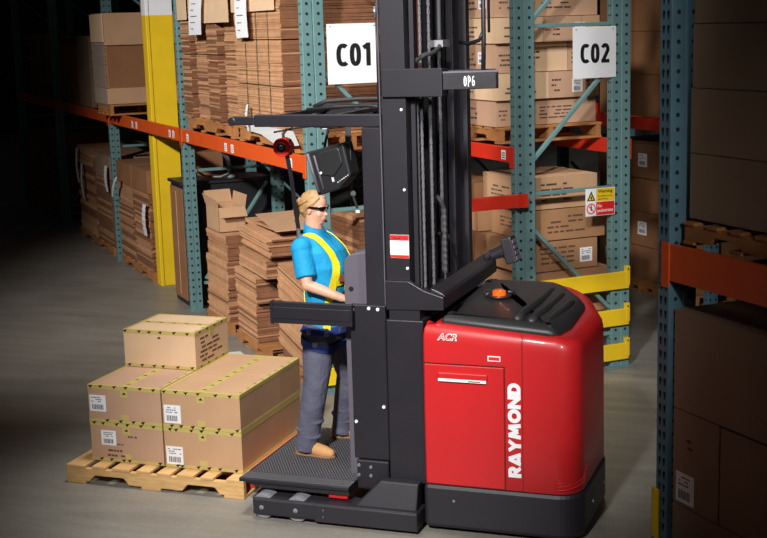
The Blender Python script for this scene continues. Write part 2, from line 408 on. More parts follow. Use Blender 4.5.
text_mesh('Forklift trucks\noperating', (.0055, .118, .125), (0, 1, 0), (0, 0, 1), .135, .042, .0005, M_INK, 'sign_lettering', r)
text_mesh('No\npedestrians', (.0055, .112, .02), (0, 1, 0), (0, 0, 1), .15, .075, .0005, M_WHITE, 'sign_lettering', r, bold=.01)

# building column
m = MB(); m.box(-.18, 0, 0, .31, 0, 3.07, 0); m.box(-.18, 0, 0, .31, 3.07, 5, 1); m.box(0, .01, 0, .04, 0, 3.07, 0); m.box(0, .01, 0, .04, 3.07, 5, 1)
tag(m.build('building_column', [M_YEL, M_WHITE], loc=W(-8.14, .525, 0), rz=RA, bevel=.008), 'tall yellow building column with white top, standing just behind the orange beam', 'column')
# ------------------------------------------------------------------ cartons, bundles, pallets
def dashes(m, face, x0, x1, z0, z1, y, rows, mi, seed, dens=.75):
    """rows of short word-like marks on a vertical face; face 'y-' (y const) or 'x+' (x const)"""
    rr = random.Random(seed); dz = (z1-z0)/rows
    for k in range(rows):
        x = x0 + rr.random()*.1*(x1-x0)
        while x < x1:
            L = (x1-x0)*(.08+.2*rr.random())
            if rr.random() < dens and x+L <= x1:
                zz0 = z0+dz*(k+.25); zz1 = z0+dz*(k+.62)
                if face == 'y-': m.box(x, x+L, y-.0012, y, zz0, zz1, mi)
                elif face == 'x+': m.box(y, y+.0012, x, x+L, zz0, zz1, mi)
                else: m.box(x, x+L, zz0, zz1, y, y+.0012, mi)
            x += L + (x1-x0)*.04
def label_part(parent, face, x, z, w, h, c, seed=1, name='shipping_label'):
    m = MB()
    if face == 'y-': m.box(x, x+w, c-.0015, c, z, z+h)
    else: m.box(c, c+.0015, x, x+w, z, z+h)
    cc = c-.0015 if face == 'y-' else c+.0015
    dashes(m, face, x+w*.1, x+w*.9, z+h*.55, z+h*.92, cc, 3, 1, seed, .8)
    rr = random.Random(seed+5); xx = x+w*.15
    while xx < x+w*.8:
        bw = w*(.02+.04*rr.random())
        if face == 'y-': m.box(xx, xx+bw, cc-.001, cc, z+h*.12, z+h*.42, 1)
        else: m.box(cc, cc+.001, xx, xx+bw, z+h*.12, z+h*.42, 1)
        xx += bw*1.8
    o = m.build(name, [M_WHITE, M_GREYINK], parent); o['label'] = 'white printed shipping label'
    return o
def carton(label, w, d, h, mat_, loc, rz, group=None, tape=None, prints=(), labels=(), seed=0, marks=False, name='carton', crown=0.0):
    """w along local x, d along local y; origin at the front-left-bottom corner"""
    if group is None:
        for key_, g_ in (('C02 upper pallet', 'cartons on the upper level of the C02 rack'), ('C02 end frame', 'short stack of cartons at the C02 rack end'), ('vermilion spacer', 'cartons stacked behind the spacer bar'),
                         ('shadowed far rack', 'cartons on the shadowed far rack'), ('near', 'cartons on the near right rack'), ('pine pallet', 'taped cartons on the pine pallet'), ('load', 'taped cartons on the pine pallet'),
                         ('upper right position', 'taped cartons on the pine pallet'), ('upper left position', 'taped cartons on the pine pallet'), ('bay', 'cartons in the dim left bays'), ('', 'cartons in the dim left bays')):
            if key_ in label: group = g_; break
    r = thing(name, label, 'box', loc, rz, group)
    rr = random.Random(seed)
    m = MB()
    bz = .004
    e = .003
    top = [(0, 0, h), (w, 0, h), (w, d, h), (0, d, h)]
    m.box(0, w, 0, d, 0, h-.002)
    # two long top flaps meeting at the middle seam
    m.box(0, w, 0, d/2-.0015, h-.002, h+.001); m.box(0, w, d/2+.0015, d, h-.002, h+.001)
    m.build('carton_body', mat_, r, bevel=bz)
    if tape:
        m = MB(); t = .0012; tw = .028
        if tape in ('full', 'top'):
            m.box(-t, w+t, d/2-tw, d/2+tw, h+.001, h+.002)
            m.box(-t*.7, 0, d/2-tw, d/2+tw, h-.07, h-.024); m.box(w, w+t*.7, d/2-tw, d/2+tw, h-.07, h-.024)
        if tape == 'topy':
            m.box(w/2-tw, w/2+tw, -t, d+t, h+.001, h+.002)
            m.box(w/2-tw, w/2+tw, -t*.7, 0, h-.07, h-.024)
            m.box(w/2-tw, w/2+tw, -t*.7, 0, .022, .06)
        if tape in ('full', 'topy'):
            s = .02
            for (x0, x1, y0, y1) in ((s, w-s, 0, s), (s, w-s, d-s, d), (0, s, 0, d), (w-s, w, 0, d)):
                m.box(x0, x1, y0, y1, h+.0013, h+.0024)
            for zz in ((h-.022, h+.0024), (0, .02)):
                m.box(0, w, -t, 0, *zz); m.box(w, w+t, 0, d, *zz); m.box(-t, 0, 0, d, *zz)
        if marks:
            def tri(x, y, z, ax, sz):
                if ax == 'f': m.prism([(x, z), (x+sz, z+sz*.2), (x+sz*.5, z-sz*.45), (x+sz*.25, z-.15*sz)], 'y', -.0026, -.001, 1)
                else: m.add([(x, y, z), (x+sz, y, z), (x+sz*.7, y+sz*.5, z), (x+.2*sz, y+sz*.3, z)], [(0, 1, 2, 3)], 1)
            for x in [w*q+rr.uniform(-.02, .02) for q in (.03, .16, .32, .47, .66, .86)]:
                tri(x, 0, h-.004+rr.uniform(-.004, .004), 'f', .034)
                if rr.random() < .85: tri(min(x+rr.uniform(0, .05), w-.04), 0, .016, 'f', .034)
            m.prism([(w/2-.012, h-.05), (w/2+.016, h-.05), (w/2+.004, h-.034)], 'y', -.0022, -.001, 1)
            n = int(d/.11)
            for k in range(n):
                if tape == 'topy': tri(w/2-.018, .06+k*.11, h+.0028, 't', .036)
                tri(w-.03, .05+k*.11, h+.0028, 't', .025)
            if tape == 'full':
                for k in range(int(w/.1)): tri(.04+k*.1, d/2-.01, h+.0028, 't', .034)
                for k in range(4): m.prism([(.06+k*.11, h-.004), (.09+k*.11, h), (.075+k*.11, h-.016)], 'x', w+.001, w+.0026, 1); m.prism([(.06+k*.11, .006), (.09+k*.11, .01), (.075+k*.11, .02)], 'x', w+.001, w+.0026, 1)
        m.build('packing_tape', [M_TAPE, M_INK], r)
    if prints:
        for (face, x0, x1, z0, z1, rows) in prints:
            m = MB()
            if face == 'y-': dashes(m, face, x0*w, x1*w, z0*h, z1*h, -.0003, rows, 0, seed+3)
            else: dashes(m, face, x0*d, x1*d, z0*h, z1*h, w+.0003, rows, 0, seed+4)
            m.build('printed_text', M_BRINK, r)
    for k, (face, x, z, lw, lh) in enumerate(labels):
        label_part(r, face, x, z, lw, lh, -.0005 if face == 'y-' else w+.0005, seed+k)
    return r
def bundle(label, a0, a1, b0, b1, z0, z1, n, mix=(M_S1, M_S2, M_S3), jit=.004, tilt=0., shade=(.45, .4, .15), group='bundles of flattened cartons', yaw=0., seed=None, bands=0, name='cardboard_bundle', sag=0.):
    rr = random.Random(seed if seed is not None else hash((a0, z0)) % 9999)
    m = MB(); w = a1-a0; d = b1-b0; h = (z1-z0)/n
    jit *= .55
    for k in range(n):
        jx, jy = rr.gauss(0, jit), rr.gauss(0, jit)
        if rr.random() < .12: jx += rr.choice((-1, 1))*jit*2
        u = rr.random(); mi = 0 if u < shade[0] else (1 if u < shade[0]+shade[1] else 2)
        t = tilt*(k/n); x0, x1, y0, y1 = jx, w+jx, jy, d+jy
        zz0, zz1 = k*h, k*h+h*.93
        dz = tilt*w; zz0 = dz+zz0*(1-dz/(z1-z0)); zz1 = dz+zz1*(1-dz/(z1-z0)); dr = rr.uniform(-.004, .004)
        vs = [(x0, y0, zz0+dr), (x1, y0, zz0-dz), (x0, y1, zz0), (x1, y1, zz0-dz+dr), (x0, y0, zz1+dr), (x1, y0, zz1-dz), (x0, y1, zz1), (x1, y1, zz1-dz+dr)]
        m.add(vs, [(0, 2, 3, 1), (4, 5, 7, 6), (0, 1, 5, 4), (2, 6, 7, 3), (0, 4, 6, 2)], mi)
        o_ = len(m.v)-8; m.f.append((o_+1, o_+3, o_+7, o_+5)); m.m.append(2 if rr.random() < .88 else 1)     # open flutes on this side
    # inner core keeps the gaps dark brown instead of see-through
    m.box(.02, w-.02, .02, d-.02, .0, (z1-z0)*.97-max(0, tilt*w), 2)
    r = m.build(name, list(mix), loc=W(a0, b0, z0), rz=RA+yaw)
    tag(r, label, 'cardboard', group)
    if bands:
        bm_ = MB()
        for k in range(bands):
            x = w*(k+1)/(bands+1)
            bm_.box(x-.005, x+.005, -jit*2.2, -jit*2.2+.002, 0, z1-z0); bm_.box(x-.005, x+.005, -jit*2.2, d, z1-z0-.001, z1-z0+.004)
        s = bm_.build('strapping_band', MATS['strap_green'], r); s['label'] = 'thin dark green strapping'
    return r
mat('strap_green', (70, 84, 60), .5)
def pallet(label, a0, a1, b0, b1, z, h=.13, m_=None, group=None, world=False, loc=None, rz=None, nb=7):
    m_ = m_ or M_WOODD
    r = thing('wooden_pallet', label, 'pallet', loc if world else W(a0, b0, z), rz if world else RA, group or 'wooden pallets in the racks')
    w = a1-a0; d = b1-b0
    for y in (0, d/2-.02, d-.04):
        m = MB()
        N = [(0, h*.15), (0, h*.85), (w, h*.85), (w, h*.15), (w*.83, h*.15), (w*.80, h*.5), (w*.65, h*.5), (w*.62, h*.15), (w*.38, h*.15), (w*.35, h*.5), (w*.20, h*.5), (w*.17, h*.15)]
        m.prism(N, 'y', y, y+.04); m.build('stringer', m_, r, bevel=.002)
    for (z0, z1, cnt, bw) in ((h*.85, h, nb, .09), (0, h*.15, 4, .09)):
        for k in range(cnt):
            x = (w-bw)*k/(cnt-1); m = MB(); m.box(x, x+bw, -.01, d+.01, z0, z1); m.build('deck_board', m_, r, bevel=.002)
    return r
def paper_tag(label, a, b, z0, z1, w, lean=0., bend=.02, face='-B', name='paper_tag'):
    m = MB(); n = 6; vs = []
    for k in range(n+1):
        t = k/n; z = (z1-z0)*t; x = lean*t; o = -bend*math.sin(PI*t)
        vs += [(x, o, z), (x+w, o-.004, z+.005)]
    fs = [(2*k, 2*k+1, 2*k+3, 2*k+2) for k in range(n)]
    m.add(vs, fs)
    for k in range(5):
        zc = (z1-z0)*(.15+.15*k); xo = lean*(.15+.15*k); oo = -bend*math.sin(PI*(.15+.15*k))-.003
        m.box(xo+w*.2, xo+w*(.4+.3*((k*7) % 3)/2), oo-.002, oo-.001, zc, zc+.006, 1)
    o = m.build(name, [M_WHITE, M_GREYINK], loc=W(a, b, z0), rz=RA)
    s = o.modifiers.new('solid', 'SOLIDIFY'); s.thickness = .0012
    return tag(o, label, 'paper tag', 'white paper tags on the stored stacks')

# ---- upper level of the left rack, first bay
TOPZ = 1.912
pallet('pallet under the tall left stack of flattened cartons on the upper orange beam', -6.50, -4.95, .50, 1.45, TOPZ)
pallet('pallet under the tall strapped stack on the upper beam next to the C01 post', -4.78, -3.25, .50, 1.45, TOPZ)
zt = TOPZ+.132
cols = [(-6.60, -6.30), (-6.24, -5.78), (-5.70, -5.36), (-5.28, -4.88)]
nm = ['nearest the yellow column', 'second from the yellow column', 'third from the yellow column', 'beside the strapped stack']
for i, (x0, x1) in enumerate(cols):
    for j, (q0, q1) in enumerate(((zt, 2.66), (2.67, 3.35))):
        bundle('%s bundle of flattened cartons on the upper beam, %s' % (('lower', 'upper')[j], nm[i]), x0, x1, .50+.05*(i % 2), 1.40, q0, q1, 34, jit=.009,
               shade=((.25, .3, .45), (.5, .4, .1), (.1, .3, .6), (.45, .45, .1))[i], seed=i*7+j)
for j, (q0, q1) in enumerate(((zt, 2.420), (2.428, 2.798), (2.808, 3.35))):
    bundle('%s bundle of the wide strapped brown cardboard stack beside the C01 post' % ('bottom', 'middle', 'top')[j], -4.80, -3.58, .50, 1.42, q0, q1, 30 if j < 2 else 40,
           jit=.006, shade=(.5, .5, 0), seed=70+j, bands=3)
def hang_flap(label, a0, a1, b, z0, z1):
    m = MB(); m.box(0, a1-a0, 0, .006, 0, z1-z0); m.box(0, a1-a0, 0, .5, z1-z0, z1-z0+.006)
    tag(m.build('cardboard_flap', M_CARD2, loc=W(a0, b, z0), rz=RA), label, 'cardboard')
hang_flap('tan cardboard cap folded over the top of the left flattened-carton stack', -6.2, -4.90, .475, 2.96, 3.36)
hang_flap('tan cardboard cap folded over the top of the wide strapped stack', -4.80, -3.66, .475, 3.04, 3.37)
hang_flap('small tan cardboard piece at the top corner beside the yellow column', -6.60, -6.26, .470, 3.0, 3.37)
paper_tag('long white paper tag hanging on the left flattened-carton stack', -6.10, .445, 2.85, 3.24, .44, lean=.10, bend=.008)
paper_tag('long white paper tag hanging on the wide strapped stack', -4.58, .445, 2.82, 3.24, .34, bend=.008)
m = MB(); m.add([(0, 0, .10), (1.1, 0, .10), (1.28, -.02, .0), (.8, -.03, -.04), (.35, -.02, .03), (0, -.01, .04)], [(0, 1, 2, 3, 4, 5)])
o = m.build('packing_sheet', M_PAPER, loc=W(-4.42, .478, 1.985), rz=RA); o.modifiers.new('s', 'SOLIDIFY').thickness = .002
tag(o, 'loose white packing sheet hanging over the upper pallet behind the guard beam', 'sheet')
paper_tag('small white slip standing just behind the overhead guard beam', -4.42, .455, 2.02, 2.25, .06)
m = MB(); m.box(0, .5, 0, .5, 0, .06); tag(m.build('wood_block', M_WOODD, loc=W(-3.98, .56, TOPZ-.0), rz=RA), 'short wood block on the orange beam beside the C01 post', 'wood block') if False else None

# ---- lower level of the left rack, first bay
pallet('floor pallet under the left flattened-carton stack below the orange beam', -6.15, -5.35, .50, 1.42, 0, .11)
bundle('bottom bundle of the tall left floor stack, below the open carton', -6.12, -5.42, .50, .92, .115, .42, 14, jit=.01, shade=(.7, .2, .1), seed=11)
bundle('middle bundle of the tall left floor stack, below the open carton', -6.10, -5.40, .50, .92, .43, .70, 9, jit=.008, shade=(.7, .25, .05), seed=12)
bundle('top bundle of the tall left floor stack, right under the open carton', -6.08, -5.42, .51, .90, .71, .955, 6, jit=.012, shade=(.6, .3, .1), seed=13)
# open carton
r = thing('open_carton', 'open empty brown carton with raised flaps on the left floor stack', 'box', W(-6.05, .51, .96), RA)
m = MB(); w_, d_, h_ = .42, .27, .24; t = .006
m.box(0, w_, 0, t, 0, h_); m.box(0, w_, d_-t, d_, 0, h_); m.box(0, t, 0, d_, 0, h_); m.box(w_-t, w_, 0, d_, 0, h_); m.box(0, w_, 0, d_, 0, t)
m.build('carton_body', M_CARD, r)
for nm_, T0 in (('flap', ((0, 0, h_), (w_, 0, h_), (w_, -.01, h_+.07), (0, -.03, h_+.11))), ('flap', ((w_, 0, h_), (w_, d_, h_), (w_+.07, d_, h_-.09), (w_+.07, 0, h_-.09))),
                ('flap', ((0, d_, h_), (w_, d_, h_), (w_, d_+.02, h_+.11), (0, d_+.02, h_+.11))), ('flap', ((0, 0, h_), (0, d_, h_), (-.06, d_, h_+.12), (-.06, 0, h_+.12)))):
    m = MB(); m.add(T0, [(0, 1, 2, 3)]); o = m.build(nm_, M_CARD, r); o.modifiers.new('s', 'SOLIDIFY').thickness = .005
bundle('small bundle of cut cardboard wedged beside the open carton', -5.33, -5.06, .68, 1.2, .86, 1.13, 7, jit=.02, tilt=.05, shade=(.5, .4, .1), seed=21)
bundle('small bundle of cut cardboard stacked between the two floor stacks', -5.34, -5.06, .62, 1.2, .50, .85, 12, jit=.02, shade=(.5, .3, .2), seed=22)
bundle('narrow lower bundle between the two floor stacks', -5.32, -5.06, .70, 1.2, .12, .49, 14, jit=.01, shade=(.3, .4, .3), seed=23)
pallet('floor pallet under the middle flattened-carton stack', -5.1, -4.2, .48, 1.42, 0, .11)
bundle('bottom bundle of the middle floor stack', -5.02, -4.46, .47, 1.25, .115, .47, 22, jit=.008, shade=(.55, .4, .05), seed=31, tilt=.03)
bundle('second bundle up in the middle floor stack', -5.02, -4.40, .46, 1.25, .48, .74, 14, jit=.009, shade=(.55, .4, .05), seed=32, tilt=.03)
bundle('third bundle up in the middle floor stack, overhanging to the right', -4.86, -4.10, .46, 1.25, .755, .94, 8, jit=.012, shade=(.55, .4, .05), seed=33, tilt=.03)
bundle('thick top bundle of the middle floor stack', -4.80, -4.00, .47, 1.28, .95, 1.15, 10, jit=.02, shade=(.55, .4, .05), seed=34, tilt=.04)
m = MB(); m.box(0, .85, 0, .6, 0, .006)
o = m.build('cardboard_sheet', M_CARD, loc=W(-4.82, .62, 1.225), rz=RA-.1); o.rotation_euler = (.03, .05, RA-.12)
tag(o, 'single loose brown sheet lying slanted on top of the middle floor stack', 'cardboard')
bundle('thin pad of cut sheets just beneath the loose slanted sheet', -4.70, -4.05, .56, 1.2, 1.155, 1.185, 2, jit=.03, seed=36)
pallet('floor pallet under the right flattened-carton stack behind the operator', -3.98, -3.15, .50, 1.42, 0, .11)
bundle('lower slanting bundle of the right floor stack behind the operator', -3.95, -3.30, .50, .94, .115, .52, 22, jit=.007, tilt=.16, shade=(.75, .2, .05), seed=41)
bundle('upper slanting bundle of the right floor stack behind the operator', -3.92, -3.28, .50, .94, .53, .93, 22, jit=.007, tilt=.16, shade=(.75, .2, .05), seed=42)
bundle('dark brown bundle at the back of the bay, seen under the C01 brace', -3.93, -3.2, .97, 1.42, .115, 1.36, 34, jit=.006, shade=(.05, .25, .7), seed=43)

m = MB(); m.add([(0, 0, .004), (.34, -.02, .004), (.42, .3, .03), (.10, .34, .006)], [(0, 1, 2, 3)])
o = m.build('plastic_sheet', M_WHITE, loc=W(-4.75, .02, .0), rz=RA); o.modifiers.new('s', 'SOLIDIFY').thickness = .003
tag(o, 'scrap of white sheet on the floor between the small carton and the stacks', 'sheet')
# ---- dark cabinet with hose in the first bay, left
r = thing('steel_cabinet', 'black cabinet with worn grey top and brown front, in shadow behind the first left post', 'cabinet', W(-7.36, .50, 0), RA)
m = MB(); m.box(0, .52, 0, .92, 0, 1.30); m.build('cabinet_body', M_BLACK, r, bevel=.01)
m = MB(); m.box(.02, .50, -.015, -.001, .06, 1.26); m.box(.25, .27, -.02, -.015, .1, 1.22, 1); m.build('cabinet_door', [M_CARDD, M_CARD], r, bevel=.003)
m = MB(); m.box(-.01, .54, -.03, .96, 1.30, 1.335); m.build('cabinet_top', M_HOOD, r, bevel=.006)
m = MB(); m.tube([(0, 0, .22), (.02, .05, .10), (.05, .15, .03), (.06, .30, .02), (.05, .44, .06)], .012, m=0)
tag(m.build('bent_pipe', M_HOSE, loc=W(-6.95, .62, 1.337), rz=RA, smooth=True), 'thin grey bent pipe lying on the black cabinet top', 'pipe')
m = MB(); m.tube([(0, 0, .42), (0, .08, .33), (0, .15, .2), (0, .18, .03)], [.02, .025, .03, .03]); m.cyl((0, .18, .0), (0, .18, .035), .06, n=14)
tag(m.build('flexible_hose', M_HOSE, loc=W(-6.95, .88, 1.337), rz=RA, smooth=True), 'grey flexible hose rising from the black cabinet top behind the orange beam', 'hose')

# ---- second bay
pallet('floor pallet in the second bay under carton-topped bundles', -10.0, -8.38, .5, 1.45, 0, .12)
for i, (x0, x1, wd) in enumerate(((-10.0, -9.22, 'left'), (-9.17, -8.40, 'right'))):
    bundle('lower bundle in the %s column of the second bay floor stack' % wd, x0, x1, .5, 1.0, .125, .58, 16, jit=.012, shade=(.2, .5, .3), seed=80+i)
    bundle('upper bundle in the %s column of the second bay floor stack' % wd, x0, x1, .5, 1.0, .59, 1.04, 16, jit=.012, shade=(.2, .5, .3), seed=84+i)
    carton('brown carton on top of the %s column of the second bay floor stack' % wd, x1-x0, .52, .27, M_CARDD, W(x0, .49, 1.045), RA, seed=i)
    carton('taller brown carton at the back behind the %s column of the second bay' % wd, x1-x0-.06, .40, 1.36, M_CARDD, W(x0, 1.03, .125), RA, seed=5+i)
paper_tag('white paper tag on the right column of the second bay beside the yellow column', -8.55, .46, .55, .92, .16)
paper_tag('white paper tag tilted across the dark second post', -9.95, .40, .86, 1.14, .11, lean=.30)
paper_tag('white paper tag hanging just left of the second post', -10.55, .46, .86, 1.2, .16)
pallet('floor pallet in the third bay, nearest the second post', -12.7, -10.5, .5, 1.4, 0, .12)
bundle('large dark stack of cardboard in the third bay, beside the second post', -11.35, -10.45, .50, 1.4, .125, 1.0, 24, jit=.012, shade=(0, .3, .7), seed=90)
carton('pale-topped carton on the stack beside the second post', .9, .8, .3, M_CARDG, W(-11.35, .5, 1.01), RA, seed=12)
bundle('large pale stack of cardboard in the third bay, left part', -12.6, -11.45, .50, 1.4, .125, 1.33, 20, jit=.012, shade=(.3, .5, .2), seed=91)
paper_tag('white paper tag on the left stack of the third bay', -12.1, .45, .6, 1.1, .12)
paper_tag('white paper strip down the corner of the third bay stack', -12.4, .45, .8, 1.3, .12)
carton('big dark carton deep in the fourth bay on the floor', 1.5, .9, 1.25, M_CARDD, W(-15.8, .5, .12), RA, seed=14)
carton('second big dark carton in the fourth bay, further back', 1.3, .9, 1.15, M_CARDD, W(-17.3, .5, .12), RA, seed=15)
pallet('floor pallet in the shadowed fourth bay', -17.3, -14.2, .5, 1.4, 0, .12)
# upper level bay 2: gaylord
pallet('pallet under the film-wrapped box on the upper beam of the second bay', -10.02, -9.30, .32, 1.3, TOPZ)
r = thing('wrapped_pallet_box', 'large film-wrapped carton with dark open middle on the upper beam, left of the yellow column', 'box', W(-10.02, .30, TOPZ+.135), RA)
m = MB(); m.box(0, .70, 0, .95, .0, .19); m.box(0, .70, 0, .95, .70, 1.08); m.build('cardboard_tray', M_CARD, r, bevel=.006)
m = MB(); m.box(.02, .67, .03, .92, .19, .70)
for k in range(16): m.box(.0+.004*(k % 3), .66, -.004*(k % 2), .2, .20+k*.031, .226+k*.031, 1)
m.build('inner_load', [M_CARDD, M_S2], r)
m = MB(); m.box(-.012, .69, -.012, -.006, .0, .74); m.build('stretch_wrap', M_FILM, r)
m = MB(); m.box(.0, .71, -.018, -.003, .74, 1.07); m.build('folded_flap', M_CARD2, r, bevel=.003)
bundle('tall edge-on bundle on the upper beam just left of the second post', -11.2, -10.22, .52, 1.4, TOPZ+.05, 2.80, 26, jit=.012, shade=(.3, .5, .2), seed=95)
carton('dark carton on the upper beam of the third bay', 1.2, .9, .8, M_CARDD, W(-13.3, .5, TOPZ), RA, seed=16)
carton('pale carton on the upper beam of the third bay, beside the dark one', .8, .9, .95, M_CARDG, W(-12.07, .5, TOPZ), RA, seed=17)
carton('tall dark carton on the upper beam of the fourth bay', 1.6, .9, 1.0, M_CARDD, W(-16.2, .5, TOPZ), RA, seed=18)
carton('small tan carton high on the wrapped box, left of the yellow column', .30, .3, .22, M_CARD, W(-9.7, .85, 3.131), RA, seed=19)

# ---- C02 rack, upper level
pallet('pallet under the heavy cartons on the upper level of the C02 rack', -4.2, -2.86, 2.10, 3.06, TOPZ, nb=8)
LZ = [2.046, 2.262, 2.482, 2.722, 2.93, 3.20]
split = [.14, .46, .20, .40, .16]; off = [-.02, .06, -.02, .08, .02]
rown = ['bottom', 'second', 'third', 'fourth', 'top']
for k in range(5):
    z0, z1 = LZ[k], LZ[k+1]-.006
    ax = -2.93+off[k]*.6
    sb = 2.12+split[k]
    y0 = 2.10-.02*(k % 2)
    carton('narrower front carton in the %s row on the C02 upper pallet' % rown[k], .62, sb-y0-.004, z1-z0, (M_CARDP, M_CARD2)[k % 2], W(ax-.62, y0, z0), RA, seed=40+k, prints=(('y-', .1, .5, .2, .75, 3), ('x+', .15, .8, .2, .7, 3)),
           labels=((('y-', .33, .07, .13, .10),) if k in (2, 4) else ()))
    m3 = 3.06
    bb = (sb+m3)/2+.1
    if k in (1, 2, 3):
        carton('middle carton in the %s row on the C02 upper pallet' % rown[k], .62, bb-sb-.006, z1-z0, (M_CARD2, M_CARDP)[k % 2], W(ax-.62, sb, z0), RA, seed=60+k, prints=(('x+', .05, .45, .2, .8, 3),),
               labels=((('x+', .22 if k == 1 else .30, .04, .10, .11),) if k in (1, 3) else ()))
        carton('far carton in the %s row on the C02 upper pallet' % rown[k], .62, m3-bb, z1-z0, (M_CARDP, M_CARD)[k % 2], W(ax-.62, bb, z0), RA, seed=70+k, prints=(('x+', .1, .6, .2, .7, 3),))
    else:
        carton('wide carton in the %s row on the C02 upper pallet' % rown[k], .62, m3-sb, z1-z0, (M_CARDP, M_CARD2)[k % 2], W(ax-.62, sb, z0), RA, seed=60+k, prints=(('x+', .30, .72, .2, .75, 4),))
    carton('outer carton in the %s row on the C02 upper pallet, nearest the mast' % rown[k], .62, .9, z1-z0, (M_CARD2, M_CARDP)[k % 2], W(ax-1.25, 2.10, z0), RA, seed=90+k, prints=(('y-', .3, .9, .2, .75, 3),))
# ---- C02 rack, lower level
pallet('floor pallet under the cartons on the lower level of the C02 rack', -4.2, -2.8, 2.25, 3.05, 0, .12)
low = [(.125, .46, 2.24, 2.98), (.47, .845, 2.27, 3.03), (.85, 1.105, 2.20, 2.92), (1.11, 1.365, 2.28, 2.98), (1.37, 1.64, 2.22, 2.92)]
lown = ['bottom', 'second', 'third', 'fourth', 'topmost']
for k, (z0, z1, y0, y1) in enumerate(low):
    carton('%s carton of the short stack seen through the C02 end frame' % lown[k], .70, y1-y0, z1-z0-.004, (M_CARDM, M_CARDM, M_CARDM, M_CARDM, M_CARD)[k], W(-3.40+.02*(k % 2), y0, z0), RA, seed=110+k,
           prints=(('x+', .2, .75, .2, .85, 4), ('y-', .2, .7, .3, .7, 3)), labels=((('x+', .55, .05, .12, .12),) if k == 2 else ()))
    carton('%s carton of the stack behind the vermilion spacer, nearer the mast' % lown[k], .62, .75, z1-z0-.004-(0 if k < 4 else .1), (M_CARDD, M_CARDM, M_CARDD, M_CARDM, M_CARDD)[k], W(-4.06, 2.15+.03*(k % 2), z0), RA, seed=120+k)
# ---- far rack beyond the aisle
for i, a in enumerate((-5.9, -5.25, -4.6)):
    wd = ('left', 'middle', 'right')[i]
    pallet('floor pallet under the %s stack of the shadowed far rack' % wd, a, a+.58, 4.95, 5.9, 0, .12)
    for k in range(4):
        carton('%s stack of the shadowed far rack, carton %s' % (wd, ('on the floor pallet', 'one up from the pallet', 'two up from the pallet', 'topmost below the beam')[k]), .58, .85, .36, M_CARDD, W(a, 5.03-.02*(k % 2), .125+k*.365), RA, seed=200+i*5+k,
               labels=((('y-', .12, .12, .16, .14),) if (i+k) % 2 == 0 else ()))
    for k in range(3):
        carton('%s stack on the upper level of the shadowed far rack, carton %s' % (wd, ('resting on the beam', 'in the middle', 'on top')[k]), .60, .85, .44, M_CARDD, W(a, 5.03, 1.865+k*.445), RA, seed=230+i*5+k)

# ---- near rack on the right
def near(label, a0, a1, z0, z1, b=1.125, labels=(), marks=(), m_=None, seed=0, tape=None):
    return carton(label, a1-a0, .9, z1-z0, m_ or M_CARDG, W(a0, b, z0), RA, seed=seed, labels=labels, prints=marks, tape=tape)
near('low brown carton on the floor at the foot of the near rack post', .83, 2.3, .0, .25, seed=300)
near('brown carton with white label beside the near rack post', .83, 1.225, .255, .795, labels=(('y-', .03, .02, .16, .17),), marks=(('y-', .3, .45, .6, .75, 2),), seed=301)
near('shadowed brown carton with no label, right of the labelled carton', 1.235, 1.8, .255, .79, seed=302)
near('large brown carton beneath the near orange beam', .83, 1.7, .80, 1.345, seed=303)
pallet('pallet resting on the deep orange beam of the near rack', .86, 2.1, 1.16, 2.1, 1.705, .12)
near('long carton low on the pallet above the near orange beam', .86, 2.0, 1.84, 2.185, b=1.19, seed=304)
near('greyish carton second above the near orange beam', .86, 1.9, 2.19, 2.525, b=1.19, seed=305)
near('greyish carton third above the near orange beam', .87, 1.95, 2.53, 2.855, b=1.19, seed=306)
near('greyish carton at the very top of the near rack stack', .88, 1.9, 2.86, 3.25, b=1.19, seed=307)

# ------------------------------------------------------------------ pallet load by the truck
LP = thing('wooden_pallet', 'light pine pallet on the floor carrying the five taped cartons', 'pallet', (-2.53, .18, 0))
w, d, h = 1.28, 1.14, .125
for y in (0, d/2-.02, d-.04):
    m = MB()
    N = [(0, .018), (0, .105), (w, .105), (w, .018), (w*.87, .018), (w*.84, .062), (w*.69, .062), (w*.66, .018), (w*.36, .018), (w*.33, .062), (w*.16, .062), (w*.13, .018)]
    m.prism(N, 'y', y, y+.038); m.build('stringer', M_WOOD, LP, bevel=.003)
for k in range(8):
    bw = (.14, .10, .13, .10, .10, .12, .09, .12)[k]
    x = (0, .19, .34, .52, .67, .81, .98, 1.16)[k]
    m = MB(); m.box(x, x+bw, -.004+.006*(k % 2), d+.004, .106, .125); m.build('deck_board', M_WOOD, LP, bevel=.003)
for x in (0, .55, 1.14):
    m = MB(); m.box(x, x+.14, 0, d, 0, .018); m.build('deck_board', M_WOOD, LP, bevel=.003)
BT = .127
carton('taped brown carton with two-line print and ragged label, bottom left on the pine pallet', .535, .92, .262, M_CARDP, (-2.405, .30, BT), 0, tape='topy', marks=True, seed=401,
       prints=(('y-', .22, .50, .10, .36, 2), ('y-', .52, .66, .62, .74, 1), ('y-', .36, .46, .42, .5, 1)), labels=(('y-', .08, .11, .11, .10),))
carton('taped carton with label low at its left corner, bottom right on pine pallet', .55, .95, .262, M_CARD, (-1.858, .30, BT), 0, tape='topy', marks=True, seed=402, labels=(('y-', .01, .02, .12, .12),))
carton('taped brown carton in the upper left position, carrying the small carton', .535, .98, .245, M_CARDP, (-2.405, .30, BT+.266), 0, tape='topy', marks=True, seed=403, labels=(('y-', .01, .07, .12, .11),))
carton('long taped brown carton in the upper right position, with printed lid', .55, .965, .245, M_CARD, (-1.858, .30, BT+.266), 0, tape='topy', marks=True, seed=404, labels=(('y-', .01, .03, .12, .12),))
